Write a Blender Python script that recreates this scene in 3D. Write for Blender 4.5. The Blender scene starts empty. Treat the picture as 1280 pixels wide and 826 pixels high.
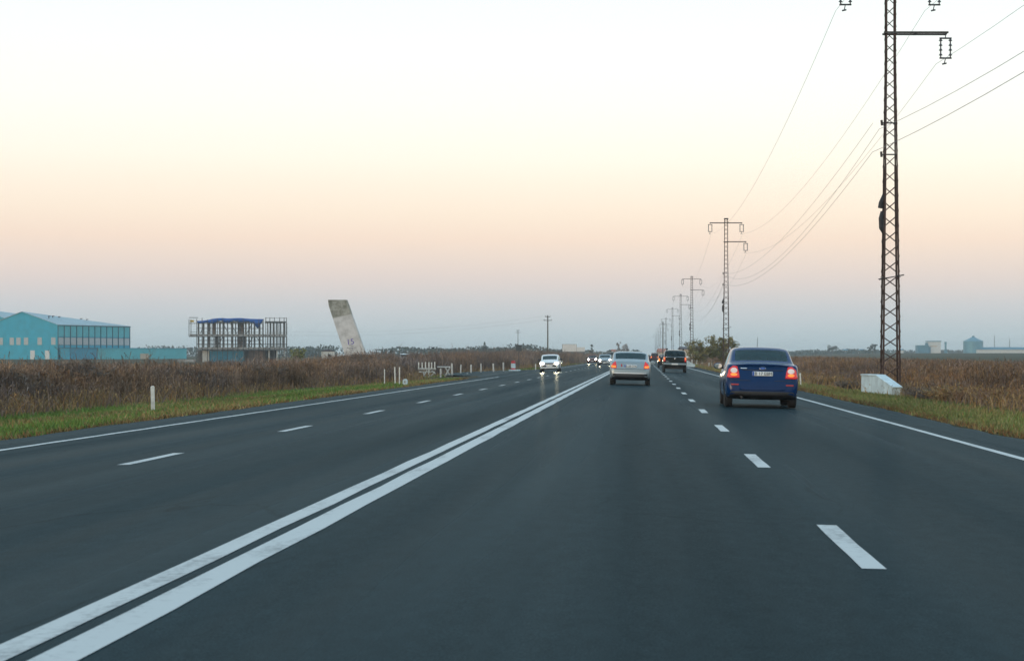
import bpy, bmesh, math, random
import numpy as np
from mathutils import Vector, Matrix
from mathutils.bvhtree import BVHTree

random.seed(7)
rng = np.random.default_rng(7)
PI = math.pi
scene = bpy.context.scene
COL = scene.collection
EYE = 1.19            # camera height above the crown of the road
XC = -2.44            # crown of the road
F = 2300.0            # focal length in pixels of the 1280 px wide photograph


def pt(px, py, Y):
    """survey helper: a point at distance Y up the road"""
    return Vector(((px - 804.0) / F * Y, Y, EYE + (444.5 - py) / F * Y))


def sst(a, b, v):
    t = min(1.0, max(0.0, (v - a) / (b - a)))
    return t * t * (3 - 2 * t)


def road_z(x):
    return -0.025 * abs(x - XC)


PL, PR = -10.6, 6.34   # pavement edges


def gz(x, y):
    """height of the land"""
    if PL <= x <= PR:
        return road_z(x) - 0.09
    if x < PL:
        z0, d, low = road_z(PL) - 0.03, PL - x, -0.48
        side = 1.3
    else:
        z0, d, low = road_z(PR) - 0.03, x - PR, -0.40
        side = 3.2
    z = z0 + (low - z0) * sst(0.0, 6.5, d)
    z += side * sst(220, 1200, math.hypot(x, y)) * sst(25, 160, d)
    return z


# ------------------------------------------------------------------ materials
def new_mat(name):
    m = bpy.data.materials.new(name)
    m.use_nodes = True
    nt = m.node_tree
    b = nt.nodes['Principled BSDF']
    return m, nt, b


def mat(name, col, rough=0.6, metal=0.0, var=0.12, scale=3.0, emis=None, estr=0.0, coat=0.0, bump=0.0, spec=None, coat_ior=1.5):
    """a plain surface with a little procedural wear in its colour and roughness"""
    m, nt, b = new_mat(name)
    b.inputs['Roughness'].default_value = rough
    b.inputs['Metallic'].default_value = metal
    if spec is not None:
        b.inputs['Specular IOR Level'].default_value = spec
    if coat:
        b.inputs['Coat Weight'].default_value = coat
        b.inputs['Coat Roughness'].default_value = 0.06 if coat_ior > 1.4 else 0.14
        b.inputs['Coat IOR'].default_value = coat_ior
    tc = nt.nodes.new('ShaderNodeTexCoord')
    nz = nt.nodes.new('ShaderNodeTexNoise')
    nz.inputs['Scale'].default_value = scale
    nz.inputs['Detail'].default_value = 6
    nt.links.new(tc.outputs['Object'], nz.inputs['Vector'])
    mr = nt.nodes.new('ShaderNodeMapRange')
    mr.inputs['From Min'].default_value = 0.3
    mr.inputs['From Max'].default_value = 0.7
    mr.inputs['To Min'].default_value = 1 - var
    mr.inputs['To Max'].default_value = 1 + var
    nt.links.new(nz.outputs['Fac'], mr.inputs['Value'])
    mx = nt.nodes.new('ShaderNodeVectorMath')
    mx.operation = 'SCALE'
    mx.inputs[0].default_value = col[:3]
    nt.links.new(mr.outputs['Result'], mx.inputs['Scale'])
    nt.links.new(mx.outputs['Vector'], b.inputs['Base Color'])
    if bump:
        bp = nt.nodes.new('ShaderNodeBump')
        bp.inputs['Strength'].default_value = bump
        bp.inputs['Distance'].default_value = 0.02
        nt.links.new(nz.outputs['Fac'], bp.inputs['Height'])
        nt.links.new(bp.outputs['Normal'], b.inputs['Normal'])
    if emis:
        b.inputs['Emission Color'].default_value = (*emis, 1)
        b.inputs['Emission Strength'].default_value = estr
    return m


def attr_mat(name, rough=0.9, spec=0.2):
    """leaf / stem colour from the mesh's own colour attribute"""
    m, nt, b = new_mat(name)
    a = nt.nodes.new('ShaderNodeAttribute')
    a.attribute_name = 'Col'
    nt.links.new(a.outputs['Color'], b.inputs['Base Color'])
    b.inputs['Roughness'].default_value = rough
    b.inputs['Specular IOR Level'].default_value = spec
    return m


def glass_mat(name, tint=(0.58, 0.76, 0.76)):
    m = bpy.data.materials.new(name)
    m.use_nodes = True
    nt = m.node_tree
    nt.nodes.clear()
    out = nt.nodes.new('ShaderNodeOutputMaterial')
    tr = nt.nodes.new('ShaderNodeBsdfTransparent')
    tr.inputs['Color'].default_value = (*tint, 1)
    gl = nt.nodes.new('ShaderNodeBsdfGlossy')
    gl.inputs['Roughness'].default_value = 0.03
    gl.inputs['Color'].default_value = (0.72, 0.95, 0.95, 1)
    fr = nt.nodes.new('ShaderNodeFresnel')
    fr.inputs['IOR'].default_value = 1.42
    mx = nt.nodes.new('ShaderNodeMixShader')
    nt.links.new(fr.outputs['Fac'], mx.inputs['Fac'])
    nt.links.new(tr.outputs[0], mx.inputs[1])
    nt.links.new(gl.outputs[0], mx.inputs[2])
    nt.links.new(mx.outputs[0], out.inputs['Surface'])
    return m


def asphalt_mat():
    m, nt, b = new_mat('asphalt')
    L = nt.links.new
    geo = nt.nodes.new('ShaderNodeNewGeometry')
    def noise(scale3, scale, detail, rough=0.55):
        mp = nt.nodes.new('ShaderNodeMapping')
        mp.inputs['Scale'].default_value = scale3
        L(geo.outputs['Position'], mp.inputs['Vector'])
        n = nt.nodes.new('ShaderNodeTexNoise')
        n.inputs['Scale'].default_value = scale
        n.inputs['Detail'].default_value = detail
        n.inputs['Roughness'].default_value = rough
        L(mp.outputs['Vector'], n.inputs['Vector'])
        return n.outputs['Fac']
    def rangev(v, a, b_, c, d):
        r = nt.nodes.new('ShaderNodeMapRange')
        r.inputs['From Min'].default_value = a
        r.inputs['From Max'].default_value = b_
        r.inputs['To Min'].default_value = c
        r.inputs['To Max'].default_value = d
        L(v, r.inputs['Value'])
        return r.outputs['Result']
    def mul(a, b_):
        n = nt.nodes.new('ShaderNodeMath')
        n.operation = 'MULTIPLY'
        L(a, n.inputs[0])
        L(b_, n.inputs[1])
        return n.outputs[0]
    streak = rangev(noise((1.1, 0.012, 1), 1.0, 3), 0.3, 0.7, 0.88, 1.12)     # wheel tracks, long bands of wear
    patch = rangev(noise((0.25, 0.05, 1), 1.0, 4), 0.3, 0.7, 0.93, 1.07)
    grain = rangev(noise((1, 1, 1), 90.0, 2, 0.7), 0.3, 0.7, 0.6, 1.4)
    mid = rangev(noise((1, 0.35, 1), 9.0, 5, 0.7), 0.3, 0.7, 0.85, 1.15)
    v = mul(mul(streak, patch), mul(grain, mid))
    # thin cracks, tar-dark, wandering along the lane
    mpc = nt.nodes.new('ShaderNodeMapping')
    mpc.inputs['Scale'].default_value = (0.55, 0.16, 1)
    L(geo.outputs['Position'], mpc.inputs['Vector'])
    ns = nt.nodes.new('ShaderNodeTexNoise')
    ns.inputs['Scale'].default_value = 2.0
    ns.inputs['Detail'].default_value = 6
    L(mpc.outputs['Vector'], ns.inputs['Vector'])
    mixv = nt.nodes.new('ShaderNodeVectorMath')
    mixv.operation = 'MULTIPLY_ADD'
    L(ns.outputs['Color'], mixv.inputs[0])
    mixv.inputs[1].default_value = (0.5, 0.5, 0.5)
    L(mpc.outputs['Vector'], mixv.inputs[2])
    vo = nt.nodes.new('ShaderNodeTexVoronoi')
    vo.feature = 'DISTANCE_TO_EDGE'
    vo.inputs['Scale'].default_value = 0.7
    L(mixv.outputs[0], vo.inputs['Vector'])
    crack = rangev(vo.outputs['Distance'], 0.0, 0.010, 0.68, 1.0)
    crackmask = rangev(noise((0.3, 0.06, 1), 1.0, 2), 0.48, 0.56, 0.0, 1.0)
    cm = nt.nodes.new('ShaderNodeMix')
    cm.inputs['A'].default_value = 1.0
    L(crackmask, cm.inputs['Factor'])
    L(crack, cm.inputs['B'])
    v = mul(v, cm.outputs['Result'])
    sc = nt.nodes.new('ShaderNodeVectorMath')
    sc.operation = 'SCALE'
    sc.inputs[0].default_value = ASPHALT
    L(v, sc.inputs['Scale'])
    # stone chips scatter light; only part of the surface is bitumen film that shines at grazing angles
    nt.nodes.remove(b)
    out = nt.nodes['Material Output']
    df = nt.nodes.new('ShaderNodeBsdfDiffuse')
    L(sc.outputs['Vector'], df.inputs['Color'])
    gl = nt.nodes.new('ShaderNodeBsdfGlossy')
    L(rangev(noise((0.9, 0.015, 1), 1.0, 3), 0.3, 0.7, 0.20, 0.30), gl.inputs['Roughness'])
    gl.inputs['Color'].default_value = (0.76, 0.88, 0.92, 1)
    fr = nt.nodes.new('ShaderNodeFresnel')
    fr.inputs['IOR'].default_value = 1.4
    film = rangev(noise((0.8, 0.02, 1), 1.0, 3), 0.3, 0.7, 0.045, 0.095)
    mixs = nt.nodes.new('ShaderNodeMixShader')
    L(mul(fr.outputs['Fac'], film), mixs.inputs['Fac'])
    L(df.outputs[0], mixs.inputs[1])
    L(gl.outputs[0], mixs.inputs[2])
    L(mixs.outputs[0], out.inputs['Surface'])
    bp = nt.nodes.new('ShaderNodeBump')
    bp.inputs['Strength'].default_value = 0.15
    bp.inputs['Distance'].default_value = 0.004
    L(noise((1, 1, 1), 120.0, 2), bp.inputs['Height'])
    L(bp.outputs['Normal'], df.inputs['Normal'])
    return m


def ground_mat():
    m, nt, b = new_mat('field_soil_and_grass')
    L = nt.links.new
    geo = nt.nodes.new('ShaderNodeNewGeometry')
    def noise(scale3, detail):
        mp = nt.nodes.new('ShaderNodeMapping')
        mp.inputs['Scale'].default_value = scale3
        L(geo.outputs['Position'], mp.inputs['Vector'])
        n = nt.nodes.new('ShaderNodeTexNoise')
        n.inputs['Scale'].default_value = 1.0
        n.inputs['Detail'].default_value = detail
        L(mp.outputs['Vector'], n.inputs['Vector'])
        return n.outputs['Fac']
    r1 = nt.nodes.new('ShaderNodeValToRGB')
    e = r1.color_ramp.elements
    e[0].position, e[0].color = 0.35, (0.050, 0.043, 0.026, 1)
    e[1].position, e[1].color = 0.68, (0.030, 0.046, 0.020, 1)
    L(noise((0.05, 0.01, 1), 6), r1.inputs['Fac'])
    r2 = nt.nodes.new('ShaderNodeValToRGB')
    e = r2.color_ramp.elements
    e[0].position, e[0].color = 0.3, (0.55, 0.5, 0.45, 1)
    e[1].position, e[1].color = 0.7, (1.35, 1.3, 1.2, 1)
    L(noise((2.5, 2.5, 2.5), 6), r2.inputs['Fac'])
    mx = nt.nodes.new('ShaderNodeMix')
    mx.data_type = 'RGBA'
    mx.blend_type = 'MULTIPLY'
    mx.inputs['Factor'].default_value = 1
    L(r1.outputs['Color'], mx.inputs['A'])
    L(r2.outputs['Color'], mx.inputs['B'])
    L(mx.outputs['Result'], b.inputs['Base Color'])
    b.inputs['Roughness'].default_value = 0.95
    b.inputs['Specular IOR Level'].default_value = 0.1
    return m


ASPHALT = (0.0200, 0.0355, 0.0415)
M = {}
M['asphalt'] = asphalt_mat()
M['ground'] = ground_mat()


def paint_line_mat():
    m, nt, b = new_mat('road_paint')
    L = nt.links.new
    geo = nt.nodes.new('ShaderNodeNewGeometry')
    n = nt.nodes.new('ShaderNodeTexNoise')
    n.inputs['Scale'].default_value = 14
    n.inputs['Detail'].default_value = 8
    n.inputs['Roughness'].default_value = 0.75
    L(geo.outputs['Position'], n.inputs['Vector'])
    mp = nt.nodes.new('ShaderNodeMapping')
    mp.inputs['Scale'].default_value = (3, 0.5, 1)
    L(geo.outputs['Position'], mp.inputs['Vector'])
    n2 = nt.nodes.new('ShaderNodeTexNoise')
    n2.inputs['Scale'].default_value = 1
    n2.inputs['Detail'].default_value = 5
    L(mp.outputs['Vector'], n2.inputs['Vector'])
    ad = nt.nodes.new('ShaderNodeMath')
    ad.operation = 'ADD'
    L(n.outputs['Fac'], ad.inputs[0])
    L(n2.outputs['Fac'], ad.inputs[1])
    r = nt.nodes.new('ShaderNodeValToRGB')
    e = r.color_ramp.elements
    e[0].position, e[0].color = 0.36, (0.22, 0.24, 0.245, 1)
    e[1].position, e[1].color = 0.48, (0.50, 0.53, 0.525, 1)
    hf = nt.nodes.new('ShaderNodeMath')
    hf.operation = 'MULTIPLY'
    hf.inputs[1].default_value = 0.5
    L(ad.outputs[0], hf.inputs[0])
    L(hf.outputs[0], r.inputs['Fac'])
    L(r.outputs['Color'], b.inputs['Base Color'])
    b.inputs['Roughness'].default_value = 0.6
    return m


M['line'] = paint_line_mat()
M['veg'] = attr_mat('dry_vegetation')
M['leaf'] = attr_mat('tree_foliage', 0.8, 0.3)
M['bark'] = mat('bark', (0.09, 0.07, 0.055), 0.9, var=0.3, scale=6)
M['twig'] = mat('bare_twigs', (0.20, 0.165, 0.135), 0.9, var=0.25)
M['rust'] = mat('rusty_steel', (0.075, 0.046, 0.038), 0.8, var=0.45, scale=4, spec=0.3)
M['darksteel'] = mat('dark_steel', (0.05, 0.045, 0.042), 0.6, 0.2, var=0.3)
M['insul'] = mat('insulator_discs', (0.06, 0.06, 0.065), 0.3, var=0.2)
M['wire'] = mat('wire_alloy', (0.30, 0.29, 0.28), 0.6, 0.2)
M['blackplastic'] = mat('black_plastic', (0.018, 0.018, 0.02), 0.55, var=0.2)
M['rubber'] = mat('tyre_rubber', (0.018, 0.018, 0.019), 0.85, var=0.25, scale=9)
M['rim'] = mat('wheel_alloy', (0.42, 0.43, 0.45), 0.35, 0.8)
M['chrome'] = mat('chrome', (0.75, 0.76, 0.78), 0.15, 1.0, var=0.04)
M['blue_paint'] = mat('blue_car_paint', (0.001, 0.028, 0.108), 0.4, 0.0, var=0.06, coat=1.0, spec=0.0, coat_ior=1.28)
M['silver_paint'] = mat('silver_car_paint', (0.26, 0.315, 0.34), 0.36, 0.5, var=0.05, coat=0.5)
M['white_paint'] = mat('white_car_paint', (0.70, 0.73, 0.74), 0.35, var=0.05, coat=0.5)
M['darkgreen_paint'] = mat('dark_pickup_paint', (0.010, 0.015, 0.015), 0.4, 0.0, var=0.08, coat=1.0, spec=0.0, coat_ior=1.28)
M['maroon_paint'] = mat('dark_red_paint', (0.08, 0.009, 0.011), 0.4, 0.0, var=0.08, coat=1.0, spec=0.0, coat_ior=1.28)
M['black_paint'] = mat('black_car_paint', (0.010, 0.011, 0.014), 0.4, 0.0, var=0.08, coat=1.0, spec=0.0, coat_ior=1.28)
M['glass'] = glass_mat('car_glass')
M['dkglass'] = glass_mat('dark_car_glass', (0.16, 0.22, 0.22))
M['cabin'] = mat('cabin_trim', (0.022, 0.024, 0.026), 0.85)
M['seat'] = mat('seat_fabric', (0.035, 0.037, 0.042), 0.9)
M['tail'] = mat('tail_lamp_red', (0.45, 0.012, 0.012), 0.2, emis=(1.0, 0.03, 0.02), estr=0.28, coat=0.6)
M['tail_on'] = mat('tail_lamp_lit', (0.6, 0.1, 0.02), 0.2, emis=(1.0, 0.26, 0.04), estr=1.15)
M['tail_clear'] = mat('reverse_lamp_lens', (0.8, 0.72, 0.68), 0.15, emis=(1.0, 0.5, 0.4), estr=0.12)
M['amber'] = mat('indicator_lens', (0.75, 0.26, 0.03), 0.2, emis=(1.0, 0.35, 0.05), estr=0.5)
M['reflector'] = mat('red_reflector', (0.45, 0.03, 0.03), 0.25)
M['head'] = mat('headlamp_lit', (0.9, 0.9, 0.9), 0.1, emis=(1.0, 0.78, 0.50), estr=1300.0)
M['head_far'] = mat('headlamp_warm_lit', (0.9, 0.9, 0.9), 0.1, emis=(1.0, 0.76, 0.48), estr=1600.0)
M['lens'] = mat('headlamp_lens', (0.6, 0.62, 0.64), 0.1, 0.4)
M['plate'] = mat('number_plate', (0.75, 0.76, 0.74), 0.4, var=0.05)
M['plate_blue'] = mat('plate_blue_band', (0.02, 0.1, 0.45), 0.4)
M['ink'] = mat('plate_ink', (0.02, 0.02, 0.02), 0.6)
M['mirror'] = mat('mirror_glass', (0.85, 0.9, 0.9), 0.03, 1.0, var=0.0)
M['concrete'] = mat('concrete', (0.34, 0.34, 0.32), 0.85, var=0.25, scale=1.2, bump=0.3)
M['whitewash'] = mat('whitewashed_concrete', (0.56, 0.66, 0.68), 0.8, var=0.18, scale=2.2, bump=0.25)
M['post_white'] = mat('white_post_paint', (0.68, 0.67, 0.62), 0.6, var=0.2, scale=6)
M['post_old'] = mat('chipped_white_paint', (0.52, 0.51, 0.48), 0.8, var=0.35, scale=7)
M['red'] = mat('red_marker_paint', (0.45, 0.03, 0.045), 0.6, var=0.2)
M['wood'] = mat('grey_pole_wood', (0.11, 0.10, 0.09), 0.85, var=0.3)
M['signback'] = mat('sign_back', (0.055, 0.075, 0.085), 0.5, 0.2)
M['teal'] = mat('teal_cladding', (0.003, 0.34, 0.48), 0.55, var=0.12, scale=0.35)
M['teal_light'] = mat('pale_teal_glazing', (0.05, 0.42, 0.48), 0.35, var=0.1, scale=0.4)
M['teal_deep'] = mat('deep_blue_cladding', (0.0, 0.25, 0.38), 0.5, var=0.1, scale=0.4)
M['teal_trim'] = mat('dark_teal_trim', (0.012, 0.10, 0.14), 0.6)
M['roofwhite'] = mat('pale_sheet_roof', (0.27, 0.40, 0.45), 0.5, 0.1, var=0.1, scale=0.3)
M['pane_pale'] = mat('pale_window_pane', (0.42, 0.45, 0.46), 0.25, var=0.1)
M['door_pale'] = mat('pale_door', (0.62, 0.63, 0.62), 0.6)
M['slab'] = mat('raw_concrete_slab', (0.30, 0.30, 0.29), 0.9, var=0.25, scale=0.8)
M['column'] = mat('raw_concrete_column', (0.12, 0.118, 0.112), 0.9, var=0.3, scale=1.5)
M['brickwall'] = mat('unplastered_brick', (0.27, 0.20, 0.16), 0.9, var=0.3, scale=2.5)
M['scaffold'] = mat('scaffold_tube', (0.07, 0.07, 0.07), 0.6, 0.2)
M['tarp'] = mat('blue_tarpaulin', (0.004, 0.085, 0.34), 0.7, var=0.25, scale=1.0, bump=0.4)
M['hoarding'] = mat('teal_hoarding', (0.02, 0.17, 0.25), 0.7, var=0.25, scale=0.8)
M['plaster'] = mat('white_plaster', (0.6, 0.6, 0.57), 0.85, var=0.12)
M['yellow'] = mat('yellow_formwork', (0.55, 0.38, 0.03), 0.7)
M['void'] = mat('dark_opening', (0.03, 0.032, 0.034), 0.9)
M['orange'] = mat('orange_body_paint', (0.62, 0.25, 0.03), 0.5)
M['billboard'] = mat('blank_billboard', (0.68, 0.66, 0.63), 0.7, var=0.06)
M['cream'] = mat('cream_render', (0.52, 0.42, 0.31), 0.85, var=0.12)
M['redroof'] = mat('red_roof_tiles', (0.36, 0.12, 0.075), 0.8, var=0.2, scale=2)
M['darkroof'] = mat('dark_roof_tiles', (0.055, 0.05, 0.065), 0.8, var=0.2)
M['silo'] = mat('galvanised_silo', (0.09, 0.26, 0.33), 0.45, 0.3, var=0.15, scale=0.3)
M['factory_blue'] = mat('blue_grey_cladding', (0.03, 0.17, 0.25), 0.6, var=0.15, scale=0.3)
M['graffiti'] = mat('violet_spray_paint', (0.10, 0.06, 0.34), 0.7, var=0.3, scale=5)
M['graffiti2'] = mat('grey_spray_paint', (0.22, 0.21, 0.26), 0.7, var=0.3, scale=5)
M['bird'] = mat('bird_plumage', (0.03, 0.03, 0.033), 0.8)


def monument_mat():
    m, nt, b = new_mat('stained_monument_concrete')
    L = nt.links.new
    tc = nt.nodes.new('ShaderNodeTexCoord')
    n = nt.nodes.new('ShaderNodeTexNoise')
    n.inputs['Scale'].default_value = 1.1
    n.inputs['Detail'].default_value = 8
    n.inputs['Roughness'].default_value = 0.65
    L(tc.outputs['Object'], n.inputs['Vector'])
    sx = nt.nodes.new('ShaderNodeSeparateXYZ')
    L(tc.outputs['Object'], sx.inputs[0])
    # patched render below, bare stained concrete above a ragged line
    ad = nt.nodes.new('ShaderNodeMath')
    ad.operation = 'MULTIPLY_ADD'
    ad.inputs[1].default_value = 0.5
    L(n.outputs['Fac'], ad.inputs[0])
    sl = nt.nodes.new('ShaderNodeMath')
    sl.operation = 'MULTIPLY_ADD'
    sl.inputs[1].default_value = -0.22
    L(sx.outputs['X'], sl.inputs[0])
    L(sx.outputs['Z'], sl.inputs[2])
    L(sl.outputs[0], ad.inputs[2])
    r = nt.nodes.new('ShaderNodeMapRange')
    r.inputs['From Min'].default_value = 7.1
    r.inputs['From Max'].default_value = 7.25
    L(ad.outputs[0], r.inputs['Value'])
    ra = nt.nodes.new('ShaderNodeValToRGB')
    ra.color_ramp.elements[0].position, ra.color_ramp.elements[0].color = 0.35, (0.44, 0.43, 0.415, 1)
    ra.color_ramp.elements[1].position, ra.color_ramp.elements[1].color = 0.6, (0.66, 0.645, 0.635, 1)
    L(n.outputs['Fac'], ra.inputs['Fac'])
    rb = nt.nodes.new('ShaderNodeValToRGB')
    rb.color_ramp.elements[0].position, rb.color_ramp.elements[0].color = 0.38, (0.17, 0.165, 0.13, 1)
    rb.color_ramp.elements[1].position, rb.color_ramp.elements[1].color = 0.62, (0.42, 0.415, 0.37, 1)
    L(n.outputs['Fac'], rb.inputs['Fac'])
    mx = nt.nodes.new('ShaderNodeMix')
    mx.data_type = 'RGBA'
    L(r.outputs['Result'], mx.inputs['Factor'])
    L(ra.outputs['Color'], mx.inputs['A'])
    L(rb.outputs['Color'], mx.inputs['B'])
    L(mx.outputs['Result'], b.inputs['Base Color'])
    b.inputs['Roughness'].default_value = 0.9
    return m


M['monument'] = monument_mat()


# ------------------------------------------------------------------ builders
def link(name, me, material=None, parent=None, smooth=False):
    if material is not None:
        me.materials.append(material)
    if smooth:
        me.shade_smooth()
    o = bpy.data.objects.new(name, me)
    COL.objects.link(o)
    if parent is not None:
        o.parent = parent
    return o


def tag(o, label=None, cat=None, group=None, kind=None):
    if label:
        o['label'] = label
    if cat:
        o['category'] = cat
    if group:
        o['group'] = group
    if kind:
        o['kind'] = kind
    return o


def thing(name, label, cat, loc=(0, 0, 0), rotz=0.0, group=None):
    o = bpy.data.objects.new(name, None)
    o.empty_display_size = 0.3
    COL.objects.link(o)
    o.location = loc
    o.rotation_euler = (0, 0, rotz)
    return tag(o, label, cat, group)


def copy_tree(o, parent=None):
    c = o.copy()
    COL.objects.link(c)
    if parent is not None:
        c.parent = parent
    for ch in list(o.children):
        copy_tree(ch, c)
    return c


class MB:
    def __init__(self):
        self.v, self.f = [], []

    def add(self, vs, fs):
        b = len(self.v)
        self.v += [tuple(p) for p in vs]
        self.f += [tuple(b + i for i in f) for f in fs]
        return self

    def box(self, c, s, rz=0.0):
        cx, cy, cz = c
        hx, hy, hz = s[0] / 2, s[1] / 2, s[2] / 2
        ca, sa = math.cos(rz), math.sin(rz)
        vs = []
        for z in (-hz, hz):
            for x, y in ((-hx, -hy), (hx, -hy), (hx, hy), (-hx, hy)):
                vs.append((cx + x * ca - y * sa, cy + x * sa + y * ca, cz + z))
        return self.add(vs, [(3, 2, 1, 0), (4, 5, 6, 7), (0, 1, 5, 4), (1, 2, 6, 5), (2, 3, 7, 6), (3, 0, 4, 7)])

    def tube(self, pts, r, n=6, caps=True):
        pts = [Vector(p) for p in pts]
        rs = r if isinstance(r, (list, tuple)) else [r] * len(pts)
        rings = []
        for i, p in enumerate(pts):
            d = (pts[min(i + 1, len(pts) - 1)] - pts[max(i - 1, 0)]).normalized()
            up = Vector((0, 0, 1)) if abs(d.z) < 0.9 else Vector((0, 1, 0))
            a = d.cross(up).normalized()
            b = d.cross(a).normalized()
            rings.append([p + (a * math.cos(2 * PI * k / n) + b * math.sin(2 * PI * k / n)) * rs[i] for k in range(n)])
        base = len(self.v)
        for rg in rings:
            self.v += [tuple(q) for q in rg]
        for i in range(len(pts) - 1):
            for k in range(n):
                a0, a1 = base + i * n + k, base + i * n + (k + 1) % n
                self.f.append((a0, a0 + n, a1 + n, a1))
        if caps:
            self.f.append(tuple(base + k for k in range(n)))
            self.f.append(tuple(base + (len(pts) - 1) * n + k for k in reversed(range(n))))
        return self

    def bar(self, a, b, w):
        return self.tube([a, b], w * 0.7071, 4)

    def lathe(self, prof, n=24, axis='x', c=(0, 0, 0)):
        """prof: (axial, radius) pairs"""
        base = len(self.v)
        for a, r in prof:
            for k in range(n):
                t = 2 * PI * k / n
                p = (a, r * math.cos(t), r * math.sin(t)) if axis == 'x' else (r * math.cos(t), r * math.sin(t), a)
                self.v.append((p[0] + c[0], p[1] + c[1], p[2] + c[2]))
        for i in range(len(prof) - 1):
            for k in range(n):
                a0, a1 = base + i * n + k, base + i * n + (k + 1) % n
                self.f.append((a0, a1, a1 + n, a0 + n))
        return self

    def prism(self, poly, d, axis='y'):
        """poly in (x, z) extruded from y=d[0] to y=d[1]; axis 'x': poly in (y, z)"""
        n = len(poly)
        vs = []
        for t in d:
            for a, b in poly:
                vs.append((a, t, b) if axis == 'y' else (t, a, b))
        fs = [tuple(range(n)), tuple(reversed(range(n, 2 * n)))]
        for i in range(n):
            j = (i + 1) % n
            fs.append((i, i + n, j + n, j))
        return self.add(vs, fs)

    def mesh(self, name, fix=True):
        me = bpy.data.meshes.new(name)
        me.from_pydata(self.v, [], self.f)
        if fix:
            bm = bmesh.new()
            bm.from_mesh(me)
            bmesh.ops.recalc_face_normals(bm, faces=bm.faces)
            bm.to_mesh(me)
            bm.free()
        me.update()
        return me

    def build(self, name, material, parent=None, smooth=False, bevel=0.0):
        o = link(name, self.mesh(name), material, parent, smooth)
        if bevel:
            md = o.modifiers.new('edge', 'BEVEL')
            md.width = bevel
            md.segments = 2
            md.limit_method = 'ANGLE'
        return o


def fast_mesh(name, verts, faces, cols=None):
    """numpy -> mesh. verts (N,3); faces (M,k) with k = 3 or 4; cols (N,3)"""
    me = bpy.data.meshes.new(name)
    n, k = faces.shape
    me.vertices.add(len(verts))
    me.vertices.foreach_set('co', np.ascontiguousarray(verts, dtype=np.float32).ravel())
    me.loops.add(n * k)
    me.loops.foreach_set('vertex_index', np.ascontiguousarray(faces, dtype=np.int32).ravel())
    me.polygons.add(n)
    me.polygons.foreach_set('loop_start', np.arange(0, n * k, k, dtype=np.int32))
    me.update(calc_edges=True)
    if cols is not None:
        ca = me.color_attributes.new('Col', 'FLOAT_COLOR', 'POINT')
        c4 = np.ones((len(verts), 4), dtype=np.float32)
        c4[:, :3] = cols
        ca.data.foreach_set('color', c4.ravel())
    return me


def text_mesh(txt, size, name):
    cu = bpy.data.curves.new(name, 'FONT')
    cu.body = txt
    cu.size = size
    cu.align_x = 'CENTER'
    cu.align_y = 'CENTER'
    cu.extrude = 0.001
    to = bpy.data.objects.new(name, cu)
    COL.objects.link(to)
    bpy.context.view_layer.update()
    dg = bpy.context.evaluated_depsgraph_get()
    me = bpy.data.meshes.new_from_object(to.evaluated_get(dg))
    bpy.data.objects.remove(to)
    bpy.data.curves.remove(cu)
    me.materials.clear()
    return me


# ------------------------------------------------------------------ ground and road
def axis_steps(marks):
    out = []
    for a, b, n in marks:
        out += [a + (b - a) * i / n for i in range(n)]
    out.append(marks[-1][1])
    return out


def build_ground():
    xs = axis_steps([(-5000, -1000, 8), (-1000, -200, 14), (-200, -40, 12), (-40, PL - 0.02, 24), (PL - 0.02, PL + 0.02, 1),
                     (PL + 0.02, PR - 0.02, 8), (PR - 0.02, PR + 0.02, 1), (PR + 0.02, 40, 26), (40, 200, 12), (200, 1000, 14), (1000, 5000, 8)])
    ys = axis_steps([(-300, 0, 6), (0, 200, 60), (200, 600, 40), (600, 1600, 30), (1600, 5000, 14)])
    nx = len(xs)
    vs = []
    for y in ys:
        for x in xs:
            z = gz(x, y)
            if not (PL - 0.03 <= x <= PR + 0.03) and y < 500 and abs(x) < 60:
                z += random.uniform(-0.03, 0.03)
            vs.append((x, y, z))
    fs = np.array([(j * nx + i, j * nx + i + 1, (j + 1) * nx + i + 1, (j + 1) * nx + i)
                   for j in range(len(ys) - 1) for i in range(nx - 1)], dtype=np.int32)
    me = fast_mesh('ground', np.array(vs), fs)
    o = link('ground', me, M['ground'], smooth=True)
    tag(o, kind='structure')


build_ground()


def strip(name, xs, y0, y1, dz, material, parent=None, ny=1, wob=0.0):
    """a sheet following the camber, dz above the pavement"""
    vs, fs = [], []
    n = len(xs)
    ph = random.uniform(0, 6)
    for j in range(ny + 1):
        y = y0 + (y1 - y0) * j / ny
        for i, x in enumerate(xs):
            w = wob * (math.sin(y * 1.7 + ph + i) + 0.6 * math.sin(y * 4.1 + ph * 2 + i * 2.3)) if wob else 0.0
            vs.append((x + w, y, road_z(x) + dz))
    for j in range(ny):
        for i in range(n - 1):
            fs.append((j * n + i, j * n + i + 1, (j + 1) * n + i + 1, (j + 1) * n + i))
    me = bpy.data.meshes.new(name)
    me.from_pydata(vs, [], fs)
    return link(name, me, material, parent)


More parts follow.
